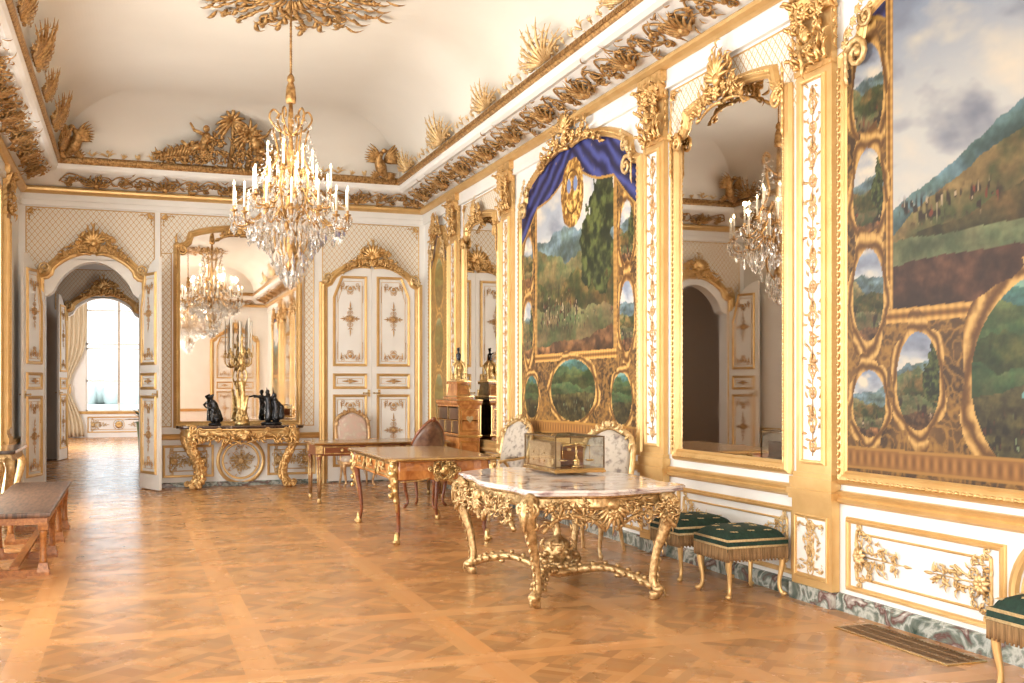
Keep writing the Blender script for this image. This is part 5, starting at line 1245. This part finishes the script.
# ---- stools --------------------------------------------------------------------
def make_stool(loc, label):
    t = thing('upholstered_stool', label, 'stool', loc, 0, 'green fringed stools along the right wall'); a, b = .275, .26
    n = 14; vs = []; g = G()
    for j in range(n + 1):
        for i in range(n + 1):
            x = -1 + 2 * i / n; y = -1 + 2 * j / n; z = .465 + .085 * (1 - x ** 4) ** .5 * (1 - y ** 4) ** .5; vs.append((x * a, y * b, z))
    g.add(vs, [(j * (n + 1) + i, j * (n + 1) + i + 1, (j + 1) * (n + 1) + i + 1, (j + 1) * (n + 1) + i) for j in range(n) for i in range(n)])
    g.slab([(-a, -b), (a, -b), (a, b), (-a, b)], 0, 0, [(-.01, .37), (.002, .375), (.004, .42), (.002, .464), (-.002, .468)]); g.obj('seat_cushion', 'green', t)
    g = G()
    for z in (.464, .412):
        for k in range(2): g.rib([(-a, -b, z - .008 * k), (a, -b, z - .008 * k), (a, b, z - .008 * k), (-a, b, z - .008 * k)], .007, .006, (0, 0, 1), 6, True)
    g.obj('braid', 'trim', t)
    g = G(); m = 34
    for sx, sy, ln in ((0, -1, a), (0, 1, a), (-1, 0, b), (1, 0, b)):
        for k in range(m):
            q = (-1 + 2 * (k + .5) / m) * ln; x, y = (q, sy * (b + .003)) if sx == 0 else (sx * (a + .003), q); dz = .295 + .012 * (k % 2)
            g.rib([(x, y, .398), (x, y, .34), (x, y, dz)], [.0085, .0075, .009], [.005, .006, .007], (sx, sy, 0), 5)
    g.obj('fringe', 'fringe', t)
    g = G(); rd = random.Random(4)
    for i in range(-1, 3):
        for j in range(-1, 3):
            x = (i - .5) * .15 + .04 * (j % 2); y = (j - .5) * .14
            if abs(x) > .24 or abs(y) > .23: continue
            z = .467 + .085 * (1 - (x / a) ** 4) ** .5 * (1 - (y / b) ** 4) ** .5; r0 = rd.uniform(0, 1)
            for k in range(5): q = r0 + 2 * PI * k / 5; g.ell((x + .020 * math.cos(q), y + .020 * math.sin(q), z), (.017, .010, .003), 6, 4, Matrix.Rotation(q, 3, 'Z'))
    g.obj('embroidered_flowers', 'trim', t)
    for sx in (-1, 1):
        for sy in (-1, 1):
            g = G(); cab(g, sx * .235, sy * .22, sx, sy, [(.0, .385, .032), (.012, .33, .030), (.008, .24, .023), (-.012, .12, .017), (-.006, .05, .016), (.018, .018, .021), (.022, .0, .016)])
            g.ell((sx * .255, sy * .24, .02), (.026, .026, .018), 8, 5); g.obj('leg', 'gold', t)
    return t
s0 = make_stool((4.64, 7.46, 0), 'green stool with fringe, front one of the pair below the mirror')
copy_tree(s0, None, (4.66, 8.28, 0), None, 'green fringed stool partly hidden behind the front one and table leg')
copy_tree(s0, None, (4.645, 4.29, 0), None, 'green stool cut off at the bottom right corner of the photo')

# ---- armchairs -------------------------------------------------------------------
def make_armchair(loc, rz, label, wood='chairwood', fab='tapestry', arms=True, group=None):   # faces local -y
    t = thing('armchair', label, 'armchair', loc, rz, group)
    so = smooth_outline([(-.27, -.27), (0, -.31), (.27, -.27), (.30, 0), (.25, .25), (0, .27), (-.25, .25), (-.30, 0)], 4)
    G().slab(so, 0, 0, [(-.02, .36), (.0, .365), (.012, .39), (.005, .42), (-.01, .425)]).obj('seat_rail', wood, t)
    G().slab(so, 0, 0, [(-.02, .42), (-.012, .44), (-.02, .475), (-.06, .50), (-.14, .515)]).obj('seat_cushion', fab, t)
    yb = .27; pth = [(-.20, .52), (.20, .52), (.27, .66), (.29, .95), (.25, 1.14), (.12, 1.22), (0, 1.26), (-.12, 1.22), (-.25, 1.14), (-.29, .95), (-.27, .66)]
    po = smooth_outline(pth, 4); lean = lambda v: yb + (v - .5) * .22
    g = G(); g.rib([(u, lean(v), v) for u, v in po], .032, .028, (0, -1, .2), 8, True)
    for sd in (-1, 1):
        g.scroll(sd * .03, 1.265, PI / 2 - sd * 1.5, .026, sd, 1.3, .010, 0); g.scroll(sd * .13, 1.235, PI / 2 - sd * 1.9, .022, sd, 1.3, .009, 0)
        for q in range(6): g.leaf(sd * .05 * q, 1.245 - .012 * q * q * .6, PI / 2 - sd * .22 * q, .08, .018, .01, .02)
        g.leaf(sd * .27, 1.0, PI / 2, .14, .02, .01, .02)
    g.flower(0, 1.285, .04, .02, 7); k0 = len(g.v)
    g.v = [(x, (lean(z) - .03 + y) if i >= len(po) * 8 else y, z) for i, (x, y, z) in enumerate(g.v)]
    for sd in (-1, 1): g.rib([(sd * .20, .25, .40), (sd * .20, lean(.54), .54)], .026)
    g.obj('back_frame', wood, t)
    g = G(); inn = [tuple(Vector((0, .88)) + (Vector(p) - Vector((0, .88))) * .90) for p in po]; n = len(inn); vs = []
    for w_, s_ in ((.02, 1), (.035, .85), (.045, .4)): vs += [(u * s_, lean(.88 + (v - .88) * s_) - w_, .88 + (v - .88) * s_) for u, v in inn]
    vs += [(u, lean(v) + .02, v) for u, v in inn]
    g.add(vs, [(r * n + i, r * n + (i + 1) % n, (r + 1) * n + (i + 1) % n, (r + 1) * n + i) for r in range(2) for i in range(n)] + [tuple(2 * n + i for i in range(n)), tuple(3 * n + i for i in range(n))[::-1]] + [(i, 3 * n + i, 3 * n + (i + 1) % n, (i + 1) % n) for i in range(n)])
    g.obj('back_upholstery', fab, t)
    for sd in (-1, 1):
        if arms:
            g = G(); g.rib(spline([(sd * .28, lean(.78), .78), (sd * .33, .10, .76), (sd * .33, -.06, .75), (sd * .30, -.12, .735)], 5), .022, .018, (0, 0, 1)); g.rib(spline([(sd * .32, -.08, .74), (sd * .30, .0, .66), (sd * .29, -.04, .55), (sd * .28, -.10, .42)], 5), .019); g.ell((sd * .31, -.13, .735), (.028, .035, .024)); ar = g.obj('armrest', wood, t)
            g = G(); g.ell((sd * .325, .04, .785), (.03, .11, .018)); g.obj('arm_pad', fab, ar)
        g = G(); cab(g, sd * .24, -.25, sd, -1, [(.0, .40, .036), (.03, .34, .038), (.02, .24, .027), (-.015, .11, .018), (-.01, .05, .017), (.02, .02, .024), (.02, 0, .018)]); g.ell((sd * .24, -.262, .36), (.03, .02, .03)); g.obj('leg', wood, t)
        g = G(); cab(g, sd * .22, .23, sd * .3, 1, [(.0, .42, .03), (-.01, .28, .024), (.02, .12, .019), (.06, .0, .019)]); g.obj('leg', wood, t)
    return t
make_armchair((3.62, 17.95, 0), 0, 'tapestry armchair standing before the closed white double doors', 'chairwood', 'tapestry')
make_armchair((4.36, 12.85, 0), math.radians(-72), 'gilt armchair with grey flowered upholstery between display case and cabinet', 'goldp', 'tapestry2', True, None)
make_armchair((4.33, 9.74, 0), math.radians(-52), 'gilt armchair with grey flowered back right behind the display case', 'goldp', 'tapestry2', True, None)
# leather desk chair with pointed shield back, seen from behind
t = thing('leather_desk_chair', 'brown leather desk chair with pointed curved back between the two desks', 'chair', (3.86, 14.35, 0), PI + .15)
so = smooth_outline([(-.28, -.26), (0, -.32), (.28, -.26), (.30, .02), (.18, .25), (0, .30), (-.18, .25), (-.30, .02)], 4)
G().slab(so, 0, 0, [(-.02, .40), (.0, .405), (.01, .43), (.0, .46), (-.02, .47)]).obj('seat_rail', 'wood', t)
G().slab([tuple(Vector(p) * .94) for p in so], 0, 0, [(0, .465), (.0, .49), (-.04, .51), (-.12, .52)]).obj('seat_cushion', 'leather', t)
g = G(); vs = []; n = 18; rows = 7
for j in range(rows):
    for i in range(n + 1):
        q = (i / n - .5) * 2.0; R_ = .26; a = PI / 2 - q * 1.25; top = 1.22 - .34 * abs(q) ** 1.5 - .05 * (abs(q) < .1) * 0; v = .46 + (top - .46) * j / (rows - 1)
        vs.append((R_ * math.cos(a), R_ * math.sin(a) - .03 + .05 * j / rows, v))
m_ = len(vs); vs += [(x * .9, y * .9 - .01, z) for x, y, z in vs]
fs = [(j * (n + 1) + i, j * (n + 1) + i + 1, (j + 1) * (n + 1) + i + 1, (j + 1) * (n + 1) + i) for j in range(rows - 1) for i in range(n)]
fs += [tuple(m_ + k for k in f_[::-1]) for f_ in fs]
fs += [((rows - 1) * (n + 1) + i, (rows - 1) * (n + 1) + i + 1, m_ + (rows - 1) * (n + 1) + i + 1, m_ + (rows - 1) * (n + 1) + i) for i in range(n)]
g.add(vs, fs); g.obj('chair_back', 'leather', t)
g = G(); g.rib([tuple((Vector(vs[(rows - 1) * (n + 1) + i]) + Vector(vs[m_ + (rows - 1) * (n + 1) + i])) / 2) for i in range(n + 1)], .024, .022, (0, 0, 1), 7); g.ell((0, .30, 1.225), (.04, .02, .035)); g.obj('back_rail', 'wood', t)
for X, Y in ((0, -.30), (-.28, .0), (.28, 0), (0, .28)):
    g = G(); d = Vector((X, Y, 0)).normalized(); cab(g, X, Y, d.x, d.y, [(.0, .43, .034), (.03, .37, .034), (.02, .26, .025), (-.015, .12, .018), (-.005, .05, .018), (.03, .015, .024), (.03, 0, .018)]); g.obj('leg', 'wood', t)

# ---- floor grate ------------------------------------------------------------------
t = thing('floor_grate', 'brass floor heating grate set in the parquet below the near painting', 'grate', (4.715, 5.60, .0))
G().box(-.14, .14, -.53, .53, .001, .003).obj('grate_pit_shade', 'shadowgap', t)  # flat dark sheet on the floor, painted shade under the bars
g = G(); g.frame([(-.14, -.53), (.14, -.53), (.14, .53), (-.14, .53)], [(-.012, 0), (-.012, .008), (.008, .008), (.012, .001)]); g.v = [(x, z, -y) for x, y, z in g.v]
g.obj('grate_frame', 'brass', t)
g = G()
for k in range(33): y = -.51 + k * .0319; g.box(-.13, .13, y, y + .006, .002, .010)
for x in (-.05, .05): g.box(x - .004, x + .004, -.52, .52, .002, .011)
g.obj('grate_bars', 'iron', t)

# ---- curtain, plant in the rooms beyond ----------------------------------------------
t = thing('curtain', 'cream curtain tied back left of the far window', 'curtain', (-1.90, 38.25, 0))
g = G(); vs = []; n = 60; rows = 24
for j in range(rows + 1):
    z = 5.0 - 4.95 * j / rows; k = math.exp(-((z - 1.75) / .9) ** 2); wd = .50 * (1 - .62 * k) if z > 1.75 else .50 * (1 - .62 * k) * .9; sh = -.22 * k
    for i in range(n + 1):
        u = i / n * 2 - 1; vs.append((u * wd + sh, .06 * math.sin(u * 22) * (1 - .4 * k) - .03, z))
g.add(vs, [(j * (n + 1) + i, j * (n + 1) + i + 1, (j + 1) * (n + 1) + i + 1, (j + 1) * (n + 1) + i) for j in range(rows) for i in range(n)]); c_ = g.obj('curtain_cloth', 'curtain', t)
md = c_.modifiers.new('s', 'SOLIDIFY'); md.thickness = .01
g = G(); g.rib(arc((-.22, 1.75), .0, 0, 1, 1) and [(-.22 + .21 * math.cos(a), -.03 + .10 * math.sin(a), 1.75 + .02 * math.cos(a)) for a in [2 * PI * k / 20 for k in range(20)]], .03, .02, (0, 0, 1), 6, True); g.ell((-.02, -.14, 1.60), (.04, .04, .14)); g.obj('tieback', 'gold', t)
g = G(); g.rib([(-.7, -.02, 5.05), (.5, -.02, 5.05)], .03); g.obj('curtain_rod', 'gold', t)
t = thing('potted_plant', 'dark leafy plant in a tall pale green pot beyond the open door', 'plant', (.34, 25.6, 0))
g = G(); g.lathe([(.17, 0), (.18, .02), (.20, .5), (.235, .85), (.25, .88), (.24, .90), (.2, .90)], (0, 0, 0), 20); g.obj('plant_pot', 'pot', t)
g = G(); rd = random.Random(12)
for k in range(46):
    a = rd.uniform(0, 6.28); el = rd.uniform(.2, 1.3); L = rd.uniform(.3, .65); p = [(0, 0, .88)]
    for q in (.35, .7, 1): p.append((L * q * math.cos(a) * math.cos(el), L * q * math.sin(a) * math.cos(el), .88 + L * q * math.sin(el) - .25 * q * q * L))
    g.rib(p, [.01, .05, .045, .004], [.004] * 4, (0, 0, 1), 4)
g.obj('foliage', 'leaf', t)
# writing-room bust glimpsed only in mirrors is left out

# ================================================================= TROPHY AND EAGLES ON THE COVE
g = G(); rd = random.Random(21)
H = .62
for sd in (-1, 1):
    fl = lambda a: a if sd > 0 else PI - a
    for k in range(190): q = rd.random() ** .8; g.leaf(sd * q * 1.1, rd.random() * H * (1 - q * .8), fl(rd.uniform(-.6, 2.2)), rd.uniform(.07, .16), .022, .03 + .08 * (1 - q), .06, rd.uniform(-.9, .9))
    for k in range(7): g.scroll(sd * (.1 + .15 * k), .03, fl(.5), .08 - .005 * k, sd, 1.3, .014, .05)
    for k in range(14): g.flower(sd * rd.uniform(.05, .8), rd.uniform(.05, .4), .06, .12, 7)
    for k in range(9): q = k / 9; g.ell((sd * (.62 + .42 * q), -.12, .28 - .14 * q), (.030, .07, .13 * (1 - q * .75)), 8, 6, Matrix.Rotation(-sd * .35, 3, 'Y'))    # ribbed horn
    x0 = sd * .42                             # putto with raised arm
    for p, q, a, b in (((x0, -.16, .36), (x0 - sd * .05, -.18, .52), .075, .065), ((x0, -.16, .36), (x0 + sd * .2, -.18, .30), .055, .045), ((x0 + sd * .2, -.18, .30), (x0 + sd * .32, -.16, .40), .04, .025), ((x0 - sd * .02, -.18, .54), (x0 + sd * .14, -.18, .60), .03, .025), ((x0 + sd * .14, -.18, .60), (x0 + sd * .20, -.16, .70), .024, .018), ((x0 - sd * .08, -.18, .52), (x0 - sd * .2, -.16, .46), .03, .02)): g.cap(p, q, a, b)
    g.ell((x0 - sd * .04, -.19, .64), (.055, .055, .06))
for px, top in ((.02, .78), (.30, .60)):      # palms
    g.rib([(px, -.05, 0), (px + .03, -.10, top * .6), (px, -.12, top)], [.05, .035, .03])
    for k in range(13):
        a = PI / 2 + (k - 6) * .40; pts = [(px + .28 * t * math.cos(a), -.12 - .06 * math.sin(PI * t), top + .28 * t * math.sin(a) - .16 * t * t * (abs(math.cos(a)) + .2)) for t in (0, .3, .6, .85, 1)]
        g.rib(pts, [.012, .034, .032, .02, .003], [.01] * 5, (0, -1, 0), 5)
tr = g.obj('cove_trophy', 'goldd', ce); tr.location = (1.50, YB - .68, 5.30); tr.rotation_euler = (.50, 0, 0)
g = G(); rd = random.Random(4)
g.rib(spline([(-.10, -.08, .02), (0, -.12, .18), (.06, -.12, .34), (.0, -.10, .46)], 5), interp([.05, .10, .07, .03], 16)); g.ell((-.02, -.12, .48), (.05, .04, .04)); g.leaf(-.05, .48, PI, .10, .015, .1, .0)
for sd, L in ((-1, .42), (1, .36)):
    for k in range(8): a = PI / 2 - sd * (.25 + .16 * k); g.leaf(sd * .04, .28, a, L * (1 - .05 * k), .035, .08, .06, -sd * .3)
for k in range(7): g.leaf(-.1, .08, PI + .2 * k, .2, .03, .05, .04); g.leaf(.02, .0, .3 * k, .16, .025, .05, .03)
eg = g.obj('cove_eagle', 'goldd', ce); eg.location = (XL + .86, YB - .70, 5.30); eg.rotation_euler = (.5, 0, 0)
e2 = eg.copy(); COL.objects.link(e2); e2.location = (XR - 1.0, YB - .70, 5.30); e2.rotation_euler = (.5, 0, 0); e2.scale = (-1, 1, 1)
g = G(); rd = random.Random(31)              # ceiling rosette
for k in range(24):
    a = 2 * PI * k / 24; R_ = .95 + .18 * (k % 2)
    for j in range(7): r = .12 + R_ * j / 7; g.leaf(r * math.cos(a), r * math.sin(a), a + rd.uniform(-.6, .6), .24, .035, .02, .05, rd.uniform(-.8, .8))
    if k % 2: g.scroll(.7 * math.cos(a), .7 * math.sin(a), a + 1, .14, 1 if k % 4 == 1 else -1, 1.4, .018, .03); g.flower(.95 * math.cos(a), .95 * math.sin(a), .09, .04)
g.v = [(x * 1.0, z * .95, 6.15 + y) for x, y, z in g.v]
rs = g.obj('ceiling_rosette', 'goldd', ce); rs.location = (1.72, 12.3, 0)
r2 = rs.copy(); COL.objects.link(r2); r2.location = (1.72, 1.5, 0)

# ================================================================= CHANDELIER
def drop(g, p, L, w):
    x, y, z = p; g.add([(x, y, z), (x + w, y, z - L * .65), (x, y + w * .6, z - L * .65), (x - w, y, z - L * .65), (x, y - w * .6, z - L * .65), (x, y, z - L)], [(0, 2, 1), (0, 3, 2), (0, 4, 3), (0, 1, 4), (5, 1, 2), (5, 2, 3), (5, 3, 4), (5, 4, 1)], False)
t = thing('crystal_chandelier', 'large crystal and gilt chandelier with lit candles hanging before the back wall', 'chandelier', (1.72, 12.3, 0), 0, 'crystal chandeliers')
g = G(); g.rib([(0, 0, 6.12), (0, 0, 5.25)], .013); 
for k in range(24): g.lathe([(.010, -.014), (.017, 0), (.010, .014)], (0, 0, 5.28 + k * .029), 6)
g.obj('chain', 'goldd', t)
g = G(); g.lathe([(.012, 5.26), (.04, 5.22), (.045, 5.18), (.03, 5.16), (.05, 5.10), (.062, 4.98), (.055, 4.92), (.02, 4.92)], (0, 0, 0), 14); g.obj('tassel', 'goldd', t)
g = G(); g.lathe([(.02, 4.92), (.035, 4.7), (.02, 4.5), (.05, 4.3), (.025, 4.1), (.06, 3.9), (.10, 3.72), (.06, 3.6), (.09, 3.5), (.04, 3.35), (.07, 3.2), (.05, 3.05), (.02, 3.0)], (0, 0, 0), 14)
for k in range(6):
    a = k * PI / 3; c_, s_ = math.cos(a), math.sin(a)
    g.rib(spline([(.03 * c_, .03 * s_, 4.55), (.16 * c_, .16 * s_, 4.62), (.24 * c_, .24 * s_, 4.74), (.20 * c_, .20 * s_, 4.83), (.14 * c_, .14 * s_, 4.79), (.16 * c_, .16 * s_, 4.73)], 5), .012, None, (-s_, c_, 0))
    g.rib(spline([(.20 * c_, .20 * s_, 4.62), (.15 * c_, .15 * s_, 4.3), (.30 * c_, .30 * s_, 4.0), (.24 * c_, .24 * s_, 3.7), (.08 * c_, .08 * s_, 3.5)], 5), .012, None, (-s_, c_, 0))
    g.rib(spline([(.06 * c_, .06 * s_, 3.5), (.18 * c_, .18 * s_, 3.42), (.16 * c_, .16 * s_, 3.24), (.06 * c_, .06 * s_, 3.12), (.05 * c_, .05 * s_, 3.0)], 5), .010, None, (-s_, c_, 0))
g.obj('chandelier_frame', 'goldd', t)
rd = random.Random(6); DR = []
for tier, (R_, zb, n_, off) in enumerate(((.64, 3.62, 14, .1), (.44, 3.86, 10, .3), (.24, 4.10, 6, 0))):
    for k in range(n_):
        a = 2 * PI * k / n_ + off; c_, s_ = math.cos(a), math.sin(a); z = zb + rd.uniform(-.03, .05); rr = R_ + rd.uniform(-.03, .03)
        g = G(); g.rib(spline([(.06 * c_, .06 * s_, zb - .02), (rr * .4 * c_, rr * .4 * s_, zb + .08), (rr * .75 * c_, rr * .75 * s_, zb - .12), (rr * .98 * c_, rr * .98 * s_, zb - .12), (rr * c_, rr * s_, z)], 5), .011, None, (-s_, c_, 0))
        g.lathe([(.008, -.03), (.045, -.005), (.042, .003), (.012, .01), (.018, .035), (.015, .045)], (rr * c_, rr * s_, z), 10); ar = g.obj('candle_arm', 'goldd', t)
        g = G(); g.lathe([(.014, .0), (.013, .23), (.006, .24)], (rr * c_, rr * s_, z + .035), 8); ca = g.obj('candle', 'candle', ar)
        g = G(); g.lathe([(.004, 0), (.012, .018), (.009, .035), (.001, .06)], (rr * c_, rr * s_, z + .272), 8); g.obj('lit_bulb', 'flame', ca)
        for q in range(7): b = 2 * PI * q / 7; DR.append((rr * c_ + .045 * math.cos(b), rr * s_ + .045 * math.sin(b), z - .01 - .03 * (q % 3), rd.uniform(.06, .12)))
        for q in range(3): u = .35 + .2 * q; DR.append((rr * u * c_, rr * u * s_, zb - .02 - .08 * q, rd.uniform(.10, .18)))
for k in range(90): a = k * 2.4; r = .30 + .34 * (k % 7) / 7; DR.append((r * math.cos(a), r * math.sin(a), 3.52 - .25 * (1 - (r - .3) / .34) * (k % 3) / 3, rd.uniform(.10, .17)))
for k in range(46): a = k * 2.4; r = .42 * (1 - k / 60); DR.append((r * math.cos(a), r * math.sin(a), 3.56 - .013 * k, rd.uniform(.10, .16)))
for k in range(24): a = k * PI / 4; r = (.16, .11, .06)[k // 8]; DR.append((r * math.cos(a), r * math.sin(a), (3.2, 3.08, 2.98)[k // 8], .18))
for k in range(30): a = k * 2.4; r = .22; DR.append((r * math.cos(a), r * math.sin(a), 4.72 - .03 * k, rd.uniform(.07, .11)))
DR.sort(key=lambda d: -d[3]); big = DR[:90]
for x, y, z, L in big: g = G(); drop(g, (x, y, z), L, L * .16); g.obj('crystal_drop', 'crystal', t)
g = G()
for x, y, z, L in DR[90:]: drop(g, (x, y, z), L, L * .2)
for k in range(12):                          # bead festoons from crown to ring
    a = k * PI / 6
    for j in range(22): u = j / 21; r = .18 + .44 * u; g.ell((r * math.cos(a), r * math.sin(a), 4.7 - .95 * u - .22 * math.sin(PI * u)), .012, 6, 4)
    for j in range(14): u = j / 13; a2 = a + PI / 6 * u; g.ell((.62 * math.cos(a2), .62 * math.sin(a2), 3.58 - .10 * math.sin(PI * u)), .011, 6, 4)
g.obj('small_crystals', 'crystal', t, 'stuff')
g = G(); g.lathe([(.003, 2.96), (.05, 2.90), (.055, 2.86), (.02, 2.79), (.002, 2.78)], (0, 0, 0), 10); g.obj('crystal_ball', 'crystal', t)
copy_tree(t, None, (1.72, 1.5, 0), None, 'second crystal chandelier, seen only small in the back wall mirror')
